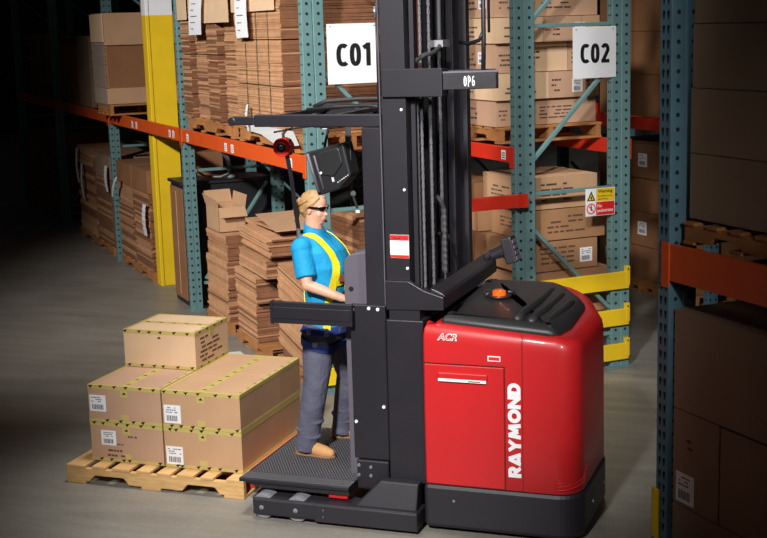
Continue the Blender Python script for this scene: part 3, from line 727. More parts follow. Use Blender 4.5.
carton('small pale carton with dense print on its side, topmost on the load', .545, .50, .255, M_CARD2, (-2.40, .78, BT+.266+.250), 0, tape='full', marks=True, seed=405, prints=(('x+', .12, .85, .12, .85, 6),))

# ------------------------------------------------------------------ the order picker truck
TR = thing('order_picker_truck', 'red and charcoal order picker truck with tall mast and RAYMOND lettering', 'forklift')
outline = rounded([(0, 0), (.90, 0), (.908, .75), (.72, 1.28), (0, 1.28)], [.02, .14, .25, .30, .03], 8)
def drop(x, y): 
    t = min(1, max(0, (x-.50)/.42)); return .075*t*t*(3-2*t)
def ring(poly, ins, z, sl=0.):
    return [(x, y, z-sl*drop(x, y)) for x, y in inset(poly, ins)]
# chassis
base_out = inset(outline, -.008)
m = MB(); m.loft([ring(base_out, .012, .03), ring(base_out, 0, .05), ring(base_out, 0, .265), ring(base_out, .008, .283)])
base = m.build('chassis_skirt', M_BASE, TR, bevel=0)
m = MB()
for (x, y) in ((.912, .30), (.925, .62)):
    m.cyl((x, y, .16), (x+.012, y+.0, .16), .012, n=10)
m.build('skirt_bolt', M_SILVER, base)
m = MB(); m.cyl((.175, -.0085, .20), (.175, -.0115, .20), .022, n=20, m=0); m.cyl((.175, -.0115, .20), (.175, -.013, .20), .008, n=10, m=1); m.build('round_cap', [M_BASE, M_SILVER], base)
# body
m = MB(); rs = [ring(outline, .006, .285), ring(outline, 0, .292)]
for z in (.6, .95): rs.append(ring(outline, 0.004*(z-.29), z, 1.0 if z > 1.1 else 0))
for ins, z in ((.004, 1.14), (.006, 1.175), (.012, 1.203), (.026, 1.224), (.045, 1.234), (.075, 1.238)): rs.append(ring(outline, ins, z, 1.))
m.loft(rs)
body = m.build('battery_body', M_RED, TR, smooth=True)
em = body.modifiers.new('e', 'EDGE_SPLIT'); em.split_angle = math.radians(50)
# panel seams (narrow dark grooves) and lip lines
m = MB(); g = -.0012
m.box(.012, .482, g, .002, 1.006, 1.010); m.box(.478, .482, g, .002, .285, 1.008); m.box(.5795, .5815, g, .002, .285, 1.205)
m.build('panel_seam', M_INK, body)
door = MB(); door.box(.014, .476, -.006, .004, .294, 1.003); door = door.build('battery_door', M_RED, TR, bevel=.004)
m = MB(); m.box(.095, .385, -.022, -.004, .925, .962); h_ = m.build('door_handle', M_RED, door, bevel=.006)
m = MB(); m.box(.100, .380, -.0245, -.0215, .912, .928); dashes(m, 'y-', .11, .37, .913, .927, -.0245, 1, 1, 5, .7)
tag(m.build('handle_label', [M_WHITE, M_INK], h_), 'white printed strip')
stroke_text('RAYMOND', 'wide', (.571, -.0015, .372), (0, 0, 1), (-1, 0, 0), .548, .074, .0015, M_WHITE, 'brand_lettering', TR, gap=.05)
m = MB(); m.box(.385, .458, -.003, .0, 1.038, 1.068); m.box(.391, .452, -.0036, -.003, 1.043, 1.063, 1)
sl = m.build('info_sticker', [M_WHITE, M_REDP], TR); sl['label'] = 'small white sticker with red print'
text_mesh('ACR', (.092, -.002, 1.143), (1, 0, 0), (0, 0, 1), .118, .042, .0012, M_WHITE, 'badge_lettering', TR, bold=.05, shear=.3)
text_mesh('ACR', (.099, -.0035, 1.148), (1, 0, 0), (0, 0, 1), .104, .032, .0008, M_REDP, 'badge_lettering', TR, bold=.0, shear=.3)
# scalloped lines at the lower rear corner
m = MB()
for k in range(4):
    pts = []
    for q in range(9):
        t = q/8; ang = -PI/2+ (PI/2)*t
        px = .765+.142*math.cos(ang)+.0; py = .14+.142*math.sin(ang)
        pts.append((px+.004*t, py+.12*k*.2*t, .315+.02*k+.05*t*t))
    m.tube(pts, .0035, n=6)
m.build('styling_ridge', M_RED, body, smooth=True)
# black hood
hood = rounded([(.10, .06), (.76, .045), (.80, .30), (.78, .85), (.55, 1.16), (.06, 1.16), (.09, .55)], [.02, .05, .3, .3, .2, .03, .2], 6)
m = MB(); m.loft([ring(hood, -.004, 1.215, 1.), ring(hood, 0, 1.25, 1.), ring(hood, .018, 1.268, 1.), ring(hood, .045, 1.277, 1.), ring(hood, .09, 1.281, 1.)])
hd = m.build('top_hood', M_HOOD, TR, smooth=True)
for k, x in enumerate((.52, .60, .68)):
    m = MB(); pts = [(x+.03*math.sin(q/8*PI*.5), .12+q/8*(.86-k*.12), 1.264-drop(x, 0)-(.0 if 0 < q < 8 else .015)) for q in range(9)]
    m.tube(pts, .026, n=12); m.build('hood_ridge', M_HOOD, hd, smooth=True)
bc = MB(); bc.cyl((.30, .60, 1.282), (.30, .60, 1.288), .075, n=24, m=1); bc.cyl((.30, .60, 1.288), (.30, .60, 1.315), .043, .040, n=20); bc.cyl((.30, .60, 1.315), (.30, .60, 1.322), .040, .025, n=20)
bc.build('warning_beacon', [M_ORLENS, M_INNER], hd, smooth=False, bevel=.002)
m = MB(); m.tube([(.225, .56, 1.284), (.235, .57, 1.30), (.26, .585, 1.305)], .012); m.tube([(.345, .62, 1.305), (.37, .64, 1.302), (.385, .65, 1.284)], .012); m.build('beacon_bracket', M_DK, hd, smooth=True)

# lower column next to the body
m = MB(); m.box(-.232, -.008, .055, .28, .26, 1.235); col1 = m.build('mast_base_column', M_DK, TR, bevel=.008)
m = MB(); m.box(-.215, -.03, .07, .22, 1.23, 1.30); m.build('column_cap', M_DK, col1, bevel=.004)
m = MB(); m.box(-.232, -.008, 1.08, 1.27, .03, 1.235); m.build('mast_base_column', M_DK, TR, bevel=.008)
m = MB(); m.box(-.22, -.02, .28, 1.08, .04, 1.0); m.build('mast_bulkhead', M_BLACK, TR)
# gusset and outriggers
for (y0, y1, nm_) in ((-.10, .075, 'near'), (1.10, 1.27, 'far')):
    o = MB(); o.box(-1.06, -.02, y0, y1, .03, .135); og = o.build('outrigger', M_BASE, TR, bevel=.012)
    o = MB(); ye = y0-.004 if y0 < 0 else y0
    o.box(-.66, -.02, ye, y0+.02, .022, .132); o.build('outrigger_cover', M_BASE, og, bevel=.008)
    o = MB(); ys = y0+.03; ye2 = y1-.02
    o.loft([[(-.42, ys, .13), (-.035, ys, .13), (-.035, ye2, .13), (-.42, ye2, .13)], [(-.27, ys+.05, .285), (-.035, ys+.05, .285), (-.035, ye2, .285), (-.27, ye2, .285)]]); o.build('gusset', M_BASE, og, bevel=.01)
    for x in (-1.0, -.78):
        wv = MB(); wv.cyl((x, y0+.02, .078), (x, y1-.02, .078), .076, n=28); wv.cyl((x, y0-.004, .078), (x, y0+.02, .078), .015, n=12); wv.build('load_wheel', mat('poly_wheel', (128, 128, 134), .5) if 'poly_wheel' not in MATS else MATS['poly_wheel'], og, bevel=.004)
    bl = MB()
    for (x, z) in ((-.60, .10), (-.60, .06), (-1.0, .07), (-.78, .07)): bl.cyl((x, y0-.002, z), (x, y0-.008, z), .006, n=8)
    bl.build('bolt_row', M_SILVER if False else M_CONS, og)

# operator platform
PF = MB()
PF.prism([(-1.17, .205), (-1.17, .225), (-.465, .225), (-.465, .17), (-1.05, .17)], 'y', -.02, 1.04)
pf = PF.build('operator_platform', M_BLACK, TR, bevel=.004)
m = MB()
x = -1.15
while x < -.48:
    y = .10; k_ = 0
    while y < 1.0:
        m.box(x+.006*(k_ % 2), x+.006*(k_ % 2)+.009, y, y+.009, .225, .229); y += .016; k_ += 1
    x += .019
m.build('tread_mat', mat('tread_rubber', (96, 95, 99), .5), pf)
m = MB(); m.box(-1.17, -.467, -.018, .085, .225, .228)
x = -1.16
while x < -.475:
    m.box(x, x+.006, -.015, .08, .228, .232); x += .016
m.build('ribbed_edge_strip', MATS['tread_rubber'], pf)
m = MB(); m.prism([(-.02, .20), (-.035, .205), (-.035, .222), (-.02, .228)], 'x', -1.172, -.463); m.build('platform_edge', M_DK, pf)
# forks
for y in (.42, .92):
    m = MB(); m.prism([(-2.2, .06), (-2.2, .07), (-2.0, .098), (-1.2, .098), (-1.2, .055), (-2.0, .055)], 'y', y, y+.14); m.build('fork', M_RED, TR, bevel=.004)
m = MB(); m.box(-1.235, -1.185, .24, 1.05, .06, .18); m.build('fork_carriage', M_RED, TR, bevel=.004)
m = MB(); m.box(-.60, -.48, -.01, .30, .145, .168); m.build('lift_bracket', M_RED, TR, bevel=.004)

# side panel, console, rail
m = MB(); m.box(-.465, -.245, .09, .13, .372, 1.305); sp = m.build('side_panel', M_DK, TR, bevel=.006)
m = MB(); m.box(-.452, -.25, .085, .14, .185, .366); lp = m.build('lower_side_panel', M_DK, TR, bevel=.01)
for (x, z) in ((-.436, .332), (-.361, .325), (-.438, .272), (-.362, .272)):
    m = MB(); m.cyl((x, .086, z), (x, .078, z), .011, n=12); m.build('panel_bolt', M_SILVER, lp, bevel=.002)
for (x, z) in ((-.445, 1.275), (-.345, 1.287), (-.29, 1.283), (-.27, .70), (-.445, .60)):
    m = MB(); m.cyl((x, .091, z), (x, .084, z), .010, n=10); m.build('panel_screw', M_WHITE, sp)
m = MB()
cp = rounded([(-.545, .22), (-.545, 1.57), (-.36, 1.60), (-.36, .22)], [.01, .07, .01, .01], 6)
m.prism(cp, 'y', .22, .26); m.prism([(p[0] if p[0] > -.52 else p[0]+.02, p[1]) for p in cp], 'y', .26, 1.0)
con = m.build('control_console', M_CONS, TR, bevel=.008)
m = MB(); m.cyl((-.50, .221, 1.37), (-.50, .216, 1.37), .015, n=14); m.build('console_knob', M_INK, con)
m = MB(); m.tube([(-.545, .50, 1.24), (-.60, .50, 1.25), (-.61, .45, 1.25)], .014); m.cyl((-.60, .72, 1.2), (-.60, .72, 1.27), .05, n=20); m.build('hand_control', M_BLACK, con)
m = MB(); m.box(-.935, -.43, .03, .06, 1.185, 1.315); m.box(-.945, -.925, .025, .065, 1.18, 1.32); m.box(-.925, -.44, .024, .031, 1.215, 1.285)
rl = m.build('side_rail', M_DK, TR, bevel=.006)
m = MB(); m.box(-.955, -.43, 1.08, 1.115, 1.185, 1.315); m.build('side_rail', M_DK, TR, bevel=.006)
# carriage columns
m = MB(); m.box(-.362, -.235, .10, .24, 1.30, 2.33); m.box(-.245, -.236, .088, .1, 1.30, 3.9); cc = m.build('carriage_column', M_DK, TR, bevel=.006)
m = MB(); m.box(-.362, -.235, 1.1, 1.24, 1.30, 2.33); m.build('carriage_column', M_DK, TR, bevel=.006)
m = MB(); m.box(-.36, -.24, .24, 1.1, .4, 1.45); m.build('carriage_backplate', M_BLACK, TR)
m = MB(); m.tube([(-.252, .10, 2.40), (-.252, .10, 3.02)], .007); m.cyl((-.256, .09, 2.94), (-.256, .09, 3.0), .010, n=10, m=1); m.build('lift_rod', [M_DK, M_SILVER], cc, smooth=True)
m = MB(); m.tube([(-.2415, .087, 1.31), (-.2395, .087, 3.9)], .0035, n=6); m.build('edge_highlight', M_CONS, cc)  # thin pale tube paints the highlight along the mast corner

# overhead guard
m = MB(); m.box(-1.02, -.24, .085, .135, 2.335, 2.405); m.cyl((-1.165, .0875, 2.367), (-1.165, .1325, 2.367), .026, n=16); m.box(-1.165, -1.02, .09, .13, 2.345, 2.395)
gd = m.build('overhead_guard', M_DK, TR, bevel=.006)
m = MB(); m.box(-1.02, -.24, 1.03, 1.08, 2.335, 2.405); m.build('guard_beam', M_DK, gd, bevel=.006)
for x in (-.98, -.62, -.29):
    m = MB(); m.box(x, x+.04, .13, 1.04, 2.36, 2.39); m.build('guard_beam', M_DK, gd, bevel=.004)
m = MB()
m.tube([(-1.08, .5, 2.27), (-.9, .5, 2.30), (-.6, .5, 2.325), (-.34, .5, 2.33)], .006)
for x in (-.96, -.66, -.36): m.tube([(x, .5, 2.28+.06*(x+1)/.7), (x, .5, 2.375)], .006)
m.build('accessory_wire', M_BLACK, gd)
m = MB()
for x in (-.66, -.54): m.cyl((x, .84, 2.39), (x, .84, 2.41), .016, n=10)
m.build('guard_bolt', M_SILVER, gd)
m = MB(); m.tube([(-.98, .9, 2.395), (-.9, .93, 2.43), (-.7, .95, 2.44), (-.45, .95, 2.44), (-.35, .9, 2.41)], .014); m.tube([(-.9, .6, 2.40), (-.7, .62, 2.415), (-.5, .6, 2.42), (-.3, .5, 2.41)], .010); m.build('guard_cable', M_BLACK, gd, smooth=True)
m = MB(); m.box(-.80, -.62, .45, .60, 2.30, 2.33); m.cyl((-.73, .5, 2.29), (-.73, .5, 2.31), .04, n=16, m=1); m.build('dome_lamp', [M_DK, M_WHITE], gd, bevel=.004)

# mast
ZT = 4.1
m = MB()
m.prism([(-.235, .10), (-.093, .10), (-.093, .235), (-.115, .235), (-.115, .125), (-.235, .125)], 'z', 1.28, ZT)
mast = m.build('mast', M_DK, TR, bevel=.003)
m = MB(); m.box(-.085, -.06, .17, .20, 1.3, ZT); m.box(-.14, -.125, .25, .29, 1.0, ZT); m.build('inner_rail', M_DK, mast)
m = MB()
m.box(-.235, -.10, 1.32, 1.38, .9, ZT); m.box(-.12, -.055, 1.22, 1.30, 1.3, ZT); m.box(-.14, -.09, 1.10, 1.18, 1.3, ZT); m.box(-.12, -.075, .99, 1.05, 1.3, ZT); m.box(-.16, -.12, .90, .97, 1.3, ZT); m.box(-.13, -.10, .82, .86, 1.3, ZT)
m.build('far_rail', M_DK, mast, bevel=.004)
m = MB(); m.box(-.232, -.21, .13, 1.34, 1.0, ZT); m.build('mast_backing', M_INNER, mast)
m = MB()
for y in (.40, .62, .74): m.box(-.20, -.13, y, y+.035, 1.0, ZT)
m.build('inner_rail', M_INNER, mast)
def chain(x, y, z0, z1, nm_='lift_chain', mt=M_SILVER, par=None):
    m = MB(); z = z0; k = 0
    while z < z1:
        o_ = .004 if k % 2 else .009
        m.box(x-.006, x+.006, y-o_-.002, y-o_, z, z+.030); m.box(x-.006, x+.006, y+o_, y+o_+.002, z, z+.030)
        m.cyl((x, y-.012, z+.004), (x, y+.012, z+.004), .005, n=6)
        z += .025; k += 1
    m.build(nm_, mt, par or mast)
M_CHAIN = mat('oiled_chain_steel', (150, 148, 154), .45, metal=.3)
chain(-.075, .50, 1.35, 3.6, mt=M_CHAIN); chain(-.08, .265, 1.25, 2.48, mt=M_CHAIN); chain(-.10, .41, 1.25, 3.6, mt=M_CHAIN)
m = MB(); m.tube([(-.10, .57, 1.6), (-.10, .57, 2.44)], .008); m.build('lift_rod', M_SILVER, mast)
m = MB(); m.tube([(-.12, .455, 2.5), (-.12, .44, 3.9)], .010); m.build('hydraulic_hose', M_BRASS, mast)
m = MB(); m.tube([(-.11, .30, 2.68), (-.06, .34, 2.72), (-.04, .46, 2.73), (-.04, .60, 2.76), (-.06, .66, 2.83), (-.06, .66, 3.9)], .014); m.build('hydraulic_hose', mat('dull_hose', (66, 64, 66), .6), mast, smooth=True)
m = MB(); m.box(-.10, -.02, .60, .74, 2.76, 2.80); m.build('hose_clamp', M_CHAIN, mast)
m = MB(); pts = [(-.08, .60, 1.88), (-.06, .62, 1.85), (-.05, .65, 1.8)] + [(-.05, .655, 1.8-.02*k) for k in range(1, 21)]
m.tube(pts, [.016 if k % 2 else .012 for k in range(len(pts))]); m.tube([(-.05, .655, 1.40), (-.05, .655, 1.30)], .006); m.build('coiled_hose', MATS['dull_hose'], mast)
m = MB(); m.tube([(-.07, .78, 1.62), (-.06, .84, 1.55), (-.05, .92, 1.42), (-.05, .93, 1.34)], .007); m.tube([(-.09, .66, 1.64), (-.07, .78, 1.63)], .012); m.build('cable', M_BLACK, mast, smooth=True)
chain(-.09, .75, 1.4, 3.6, mt=M_CHAIN)
for (x, z) in ((-.118, 2.43), (-.112, 1.98), (-.105, 1.53), (-.118, 3.1)):
    m = MB(); m.cyl((x, .10, z), (x, .094, z), .008, n=10); m.build('mast_bolt', M_WHITE, mast)
# brackets
m = MB(); m.box(-.225, .128, .075, .10, 2.50, 2.656); m.box(-.02, .128, .10, .2, 2.50, 2.65); bk = m.build('upper_bracket', M_DK, mast, bevel=.004)
m = MB(); T = Matrix.Translation((.125, .10, 2.58)) @ Matrix.Rotation(math.radians(22), 4, 'Z')
m.box(0, .31, 0, .02, -.045, .045, T=T); m.box(0, .31, .02, .12, -.045, -.03, T=T); m.box(0, .31, .1, .12, -.045, .06, T=T); m.box(.29, .31, 0, .12, -.045, .05, T=T)
ar = m.build('bracket_arm', M_INNER, bk, bevel=.004)
m = MB(); m.box(.0, .31, -.004, .03, .045, .056, T=T); m.build('pale_top_edge', M_CONS, ar, bevel=.002)  # paler strip along the top of the arm
xd = T.to_3x3() @ Vector((1, 0, 0))
stroke_text('OP6', 'cond', T @ Vector((.115, -.001, -.030)), xd, (0, 0, 1), .064, .060, .001, M_WHITE, 'bracket_lettering', ar, gap=.12, bold=.62)
m = MB(); m.tube([(.33, .20, 2.63), (.335, .2, 2.80), (.335, .2, 2.84), (.335, .2, 3.9)], .013); m.tube([(.36, .22, 2.84), (.36, .22, 3.9)], .008); m.tube([(.335, .2, 2.85), (.31, .2, 2.80), (.22, .3, 2.78), (.0, .9, 2.78)], .011)
m.build('cable_conduit', M_DK, ar, smooth=True)
m = MB(); m.prism([(-.228, 1.29), (-.228, 1.46), (-.09, 1.46), (.0, 1.41), (.115, 1.375), (.115, 1.30)], 'y', .06, .10); lb = m.build('lower_bracket', M_DK, mast, bevel=.004)
m = MB(); m.prism([(.02, 1.30), (.115, 1.30), (.115, 1.375), (.10, 1.39), (.03, 1.42)], 'y', .10, 1.26); m.build('cross_member', M_DK, lb, bevel=.006)
m = MB(); m.box(-.10, -.02, .12, 1.2, 1.30, 1.36); m.build('cross_member', M_INNER, lb, bevel=.003)
m = MB(); m.box(-.205, -.092, .093, .099, 1.588, 1.722); m.box(-.2045, -.0925, .092, .093, 1.69, 1.721, 1); m.box(-.2045, -.0925, .092, .093, 1.589, 1.606, 1); dashes(m, 'y-', -.19, -.10, 1.697, 1.712, .092, 1, 2, 8)
tag(m.build('warning_decal', [M_WHITE, M_REDP, M_INK], mast), 'white decal with red bands')
# work lamp
m = MB(); m.tube([(.07, 1.15, 1.40), (.09, 1.2, 1.43), (.13, 1.2, 1.44)], .022); m.cyl((.10, 1.2, 1.42), (.20, 1.2, 1.46), .035, .045, n=16)
wl_ = m.build('work_lamp', M_DK, lb, smooth=False, bevel=.002)
m = MB(); T = Matrix.Translation((.225, 1.2, 1.46)) @ Matrix.Rotation(-.25, 4, 'Y'); m.box(-.04, .035, -.06, .06, -.085, .085, T=T); m.build('lamp_housing', M_DK, wl_, bevel=.01)
m = MB()
for k in range(4): m.box(.035, .040, -.05, .05, -.07+k*.036, -.045+k*.036, T=T)
m.build('lamp_lens', M_CONS, wl_)
m = MB(); m.box(.07, .10, .95, .99, 1.24, 1.32); m.cyl((.10, .97, 1.25), (.10, .97, 1.32), .015, n=10); m.build('latch', M_CONS, lb, bevel=.003)

# hanging terminal, lanyard
r = thing('hanging_terminal', 'black operator terminal hanging tilted beneath the overhead guard', 'terminal', (-.66, .42, 2.06))
Tt = Matrix.Rotation(math.radians(-14), 4, 'Y') @ Matrix.Rotation(math.radians(-10), 4, 'Z') @ Matrix.Scale(1.05, 4)
m = MB(); m.prism([(-.125, -.13), (-.135, .13), (.13, .13), (.125, -.06), (.02, -.12)], 'y', -.05, .06)
m.v = [tuple(Tt @ Vector(v)) for v in m.v]; b_ = m.build('terminal_body', M_BLACK, r, bevel=.012)
m = MB()
m.tube([(-.105, -.058, -.11), (-.115, -.058, .12)], .010, m=0); m.tube([(-.07, -.056, -.10), (-.075, -.056, .10)], .006, m=0)
m.v = [tuple(Tt @ Vector(v)) for v in m.v]; m.build('grip_rib', M_CONS, b_, smooth=True)
m = MB(); m.prism(rounded([(-.05, -.02), (-.05, .11), (.10, .11), (.10, .02), (.02, -.04)], .02, 4), 'y', -.062, -.05)
m.v = [tuple(Tt @ Vector(v)) for v in m.v]; m.build('front_cover', M_HOOD, b_, bevel=.006)
m = MB(); m.cyl((-.055, -.066, -.005), (-.055, -.06, -.005), .008, n=10); m.box(.0, .012, -.056, -.05, -.07, -.045)
for k in range(6): m.box(.03+k*.015, .037+k*.015, -.053, -.05, -.082+k*.005, -.077+k*.005)
m.v = [tuple(Tt @ Vector(v)) for v in m.v]; m.build('key_mark', M_WHITE, b_)
m = MB(); m.bar((.085, .03, .28), (.105, -.03, .05), .035, .006, up=(0, 1, 0)); m.bar((-.03, 0, .24), (-.06, 0, .12), .012, .012); m.build('hanging_strap', M_BLACK, r)
m = MB(); m.cyl((.115, 0, -.15), (.115, .01, -.15), .016, n=16, m=1); m.bar((.115, .0, -.16), (.14, .0, -.24), .014, .006, up=(0, 1, 0)); m.box(.13, .155, -.005, .01, -.265, -.25, 2)
m.build('clip_strap', [M_BLACK, M_SILVER, M_WHITE], r)
r = thing('retractable_lanyard', 'fall-arrest lanyard with round red reel hanging above the operator', 'lanyard', (-1.02, .50, 2.18))
m = MB(); m.cyl((0, -.035, 0), (0, .035, 0), .058, n=24, m=0); m.cyl((0, -.042, 0), (0, -.035, 0), .030, n=20, m=1); m.cyl((.0, -.05, 0), (0, -.044, 0), .014, n=12, m=2); m.build('reel', [M_REDP, M_BLACK, M_SILVER], r, bevel=.004)
m = MB(); m.tube([(.0, 0, .055), (.0, 0, .09)], .01); m.tube([(.0, 0, .08), (.02, 0, .10)], .008); m.build('reel_hook', M_SILVER, r)
m = MB(); m.box(.02, .05, -.02, .02, -.05, .05); m.build('reel_housing', M_DK, r, bevel=.008)
m = MB(); pts = [(.02, 0, -.05), (.035, .02, -.20), (.03, .07, -.40), (.028, .11, -.52)]
for p_, q_ in zip(pts[:-1], pts[1:]): m.bar(p_, q_, .026, .006, up=(0, 1, 0))
m.build('strap', M_DK, r)
m = MB(); m.cyl((.028, .11, -.52), (.028, .11, -.60), .014, n=10); m.build('snap_hook', M_SILVER, r)

# ------------------------------------------------------------------ the operator
def blob(name, mb_, material, parent, voxel=.006, smooth=3):
    """unite overlapping closed volumes into one continuous smooth surface"""
    o = mb_.build('tmp', material)
    r = o.modifiers.new('r', 'REMESH'); r.mode = 'VOXEL'; r.voxel_size = voxel; r.use_smooth_shade = True
    s = o.modifiers.new('s', 'SMOOTH'); s.factor = .5; s.iterations = smooth
    dg = bpy.context.evaluated_depsgraph_get(); dg.update()
    me = bpy.data.meshes.new_from_object(o.evaluated_get(dg)); me.name = name
    bpy.data.objects.remove(o)
    if not me.materials: me.materials.append(material)
    for p in me.polygons: p.use_smooth = True
    ob = bpy.data.objects.new(name, me); COL.objects.link(ob); ob.parent = parent
    return ob
def sph(m, c, r, n=14, T=None):
    rx, ry, rz = r if isinstance(r, (tuple, list)) else (r, r, r)
    c = Vector(c); rings = []
    for i in range(1, n):
        ph = PI*i/n
        ring_ = [Vector((rx*math.sin(ph)*math.cos(2*PI*k/(2*n)), ry*math.sin(ph)*math.sin(2*PI*k/(2*n)), rz*math.cos(ph))) for k in range(2*n)]
        if T is not None: ring_ = [T @ v for v in ring_]
        rings.append([tuple(c+v) for v in ring_])
    m.loft(rings)
def limb(m, pts, rad, n=14, seg=5, ends=True):
    P = []; R = []
    for i in range(len(pts)-1):
        a, b = Vector(pts[i]), Vector(pts[i+1])
        for k in range(seg): P.append(a.lerp(b, k/seg)); R.append(rad[i]+(rad[i+1]-rad[i])*k/seg)
    P.append(Vector(pts[-1])); R.append(rad[-1])
    m.tube(P, R, n)
    if ends:
        for p, r_ in zip(pts, rad): sph(m, p, r_*.99, 10)
def ellring(c, rx, ry, n=24, yaw=0., tilt=0.):
    out = []
    for k in range(n):
        t = 2*PI*k/n; x = rx*math.cos(t); y = ry*math.sin(t)
        x, y = x*math.cos(yaw)-y*math.sin(yaw), x*math.sin(yaw)+y*math.cos(yaw)
        out.append((c[0]+x, c[1]+y, c[2]+tilt*x))
    return out
OX, OY, OZ = -.86, .64, .228
ME = thing('person', 'person in turquoise polo, yellow harness and slate jeans standing at the truck controls', 'person', (OX+.025, OY, OZ))
def q(x, y, z): return (x-OX, y-OY, z-OZ)
HC = Vector(q(-.905, .625, 1.788))
HR = Matrix.Rotation(math.radians(-12), 3, 'Z') @ Matrix.Rotation(math.radians(8), 3, 'Y') @ Matrix.Scale(.90, 3)
def hd(x, y, z): return tuple(HC + HR @ Vector((x, y, z)))
H4 = HR
# joints
nA = [q(-.935, .455, 1.560), q(-.880, .395, 1.345), q(-.665, .43, 1.265)]
fA = [q(-.915, .81, 1.560), q(-.86, .865, 1.345), q(-.665, .80, 1.265)]
nL = [q(-.875, .555, 1.02), q(-.895, .50, .68), q(-.955, .475, .32)]
fL = [q(-.815, .715, 1.02), q(-.785, .80, .68), q(-.865, .865, .32)]
m = MB()
sph(m, HC+HR @ Vector((-.012, 0, .028)), (.094, .074, .088), 14, HR)              # cranium
sph(m, HC+HR @ Vector((.022, 0, -.035)), (.066, .056, .074), 14, HR)              # face
sph(m, HC+HR @ Vector((.050, 0, -.082)), (.030, .028, .024), 10, HR)              # chin
for s in (-1, 1):
    sph(m, HC+HR @ Vector((.055, s*.030, -.030)), (.026, .024, .024), 10, HR)     # cheeks
    sph(m, HC+HR @ Vector((.066, s*.026, .020)), (.018, .026, .010), 8, HR)       # brow
    sph(m, HC+HR @ Vector((.000, s*.072, -.012)), (.018, .008, .028), 8, HR)      # ears
m.add([hd(.078, 0, .018), hd(.112, 0, -.032), hd(.078, -.016, -.036), hd(.078, .016, -.036), hd(.06, 0, .0)], [(0, 1, 2), (0, 3, 1), (1, 3, 2), (0, 2, 4), (0, 4, 3), (2, 3, 4)])
sph(m, HC+HR @ Vector((.098, 0, -.028)), (.013, .012, .010), 8, HR)               # nose tip
sph(m, HC+HR @ Vector((.082, 0, -.054)), (.014, .022, .006), 8, HR); sph(m, HC+HR @ Vector((.080, 0, -.064)), (.013, .019, .007), 8, HR)
limb(m, [q(-.915, .625, 1.745), q(-.925, .63, 1.62)], [.052, .062])
# trunk
TR_R = [(q(-.86, .635, 1.00), .115, .165), (q(-.86, .635, 1.10), .105, .150), (q(-.855, .633, 1.20), .098, .135), (q(-.845, .633, 1.32), .112, .150), (q(-.84, .633, 1.41), .128, .165), (q(-.87, .633, 1.53), .105, .175), (q(-.905, .633, 1.60), .070, .150), (q(-.92, .63, 1.635), .05, .08)]
m.loft([ellring(c, a-.012, b-.012) for c, a, b in TR_R])
for J, s in ((nA, -1), (fA, 1)):
    limb(m, J, [.046, .038, .026])
    # hand: palm with five bent fingers closed on the control
    wr = Vector(J[2]); pd = Vector((1, .12*s*-1, -.10)).normalized(); sd = Vector((0, 0, 1)); sd = (sd-pd*sd.dot(pd)).normalized(); nn = pd.cross(sd)
    ir = -s                                              # inner side direction
    palm = wr+pd*.045
    m.loft([[tuple(wr+pd*u+Vector((0, 1, 0))*a*wd+sd*b*th) for a, b in ((-1, -1), (1, -1), (1, 1), (-1, 1))] for u, wd, th in ((0, .022, .016), (.03, .034, .014), (.085, .038, .011))])
    for k, (L, off_) in enumerate(((.066, -.030), (.074, -.010), (.070, .010), (.056, .029))):
        b0_ = wr+pd*.075+Vector((0, 1, 0))*off_*(-ir)
        b1_ = b0_+pd*L*.5+Vector((0, 0, -.004)); b2_ = b1_+pd*L*.28+Vector((0, 0, -.018)); b3_ = b2_+pd*L*.05+Vector((0, 0, -.020))
        limb(m, [b0_, b1_, b2_, b3_], [.0095, .009, .008, .007], n=8, seg=2)
    t0 = wr+pd*.025+Vector((0, ir*.026, 0)); limb(m, [t0, t0+pd*.035+Vector((0, ir*.022, -.012)), t0+pd*.065+Vector((0, ir*.020, -.022))], [.012, .0105, .009], n=8, seg=2)
for J in (nL, fL):
    limb(m, J, [.080, .052, .036]); limb(m, [J[2], (J[2][0], J[2][1], q(0, 0, .30)[2])], [.036, .036])
skin = blob('body', m, M_SKIN, ME, .0055, 3)
m = MB(); sph(m, HC+HR @ Vector((.089, 0, -.0575)), (.009, .019, .0035), 8, HR); sph(m, HC+HR @ Vector((.087, 0, -.0655)), (.008, .016, .004), 8, HR)
m.build('lips', M_LIP, ME, smooth=True)
# hair: swept back cap, side locks, low ponytail
m = MB()
sph(m, HC+HR @ Vector((-.024, 0, .038)), (.094, .081, .086), 16, HR)
sph(m, HC+HR @ Vector((-.052, 0, -.005)), (.068, .070, .080), 14, HR)
for s in (-1, 1):
    limb(m, [hd(.045, s*.040, .082), hd(.026, s*.064, .052), hd(-.012, s*.074, .018), hd(-.06, s*.062, -.02)], [.010, .011, .014, .020], n=10)
sph(m, hd(-.122, 0, -.005), (.042, .040, .048), 10)
limb(m, [hd(-.12, 0, 0), hd(-.145, -.01, -.04), hd(-.14, -.02, -.10), hd(-.125, -.02, -.14)], [.026, .026, .020, .008], n=10)
hair = blob('hair', m, M_HAIR, ME, .006, 2)
m = MB(); m.cyl(hd(-.100, -.005, .005), hd(-.112, -.008, .0), .030, n=14); m.build('hair_tie', M_NAVY, hair)
m = MB(); m.tube([hd(-.09+.0, -.06, .06), hd(-.115, -.045, .01), hd(-.14, -.025, -.02)], .009); m.tube([hd(-.02, -.083, .06), hd(-.07, -.078, .03), hd(-.11, -.045, .0)], .009); m.build('hair_lock', M_HAIR, hair, smooth=True)
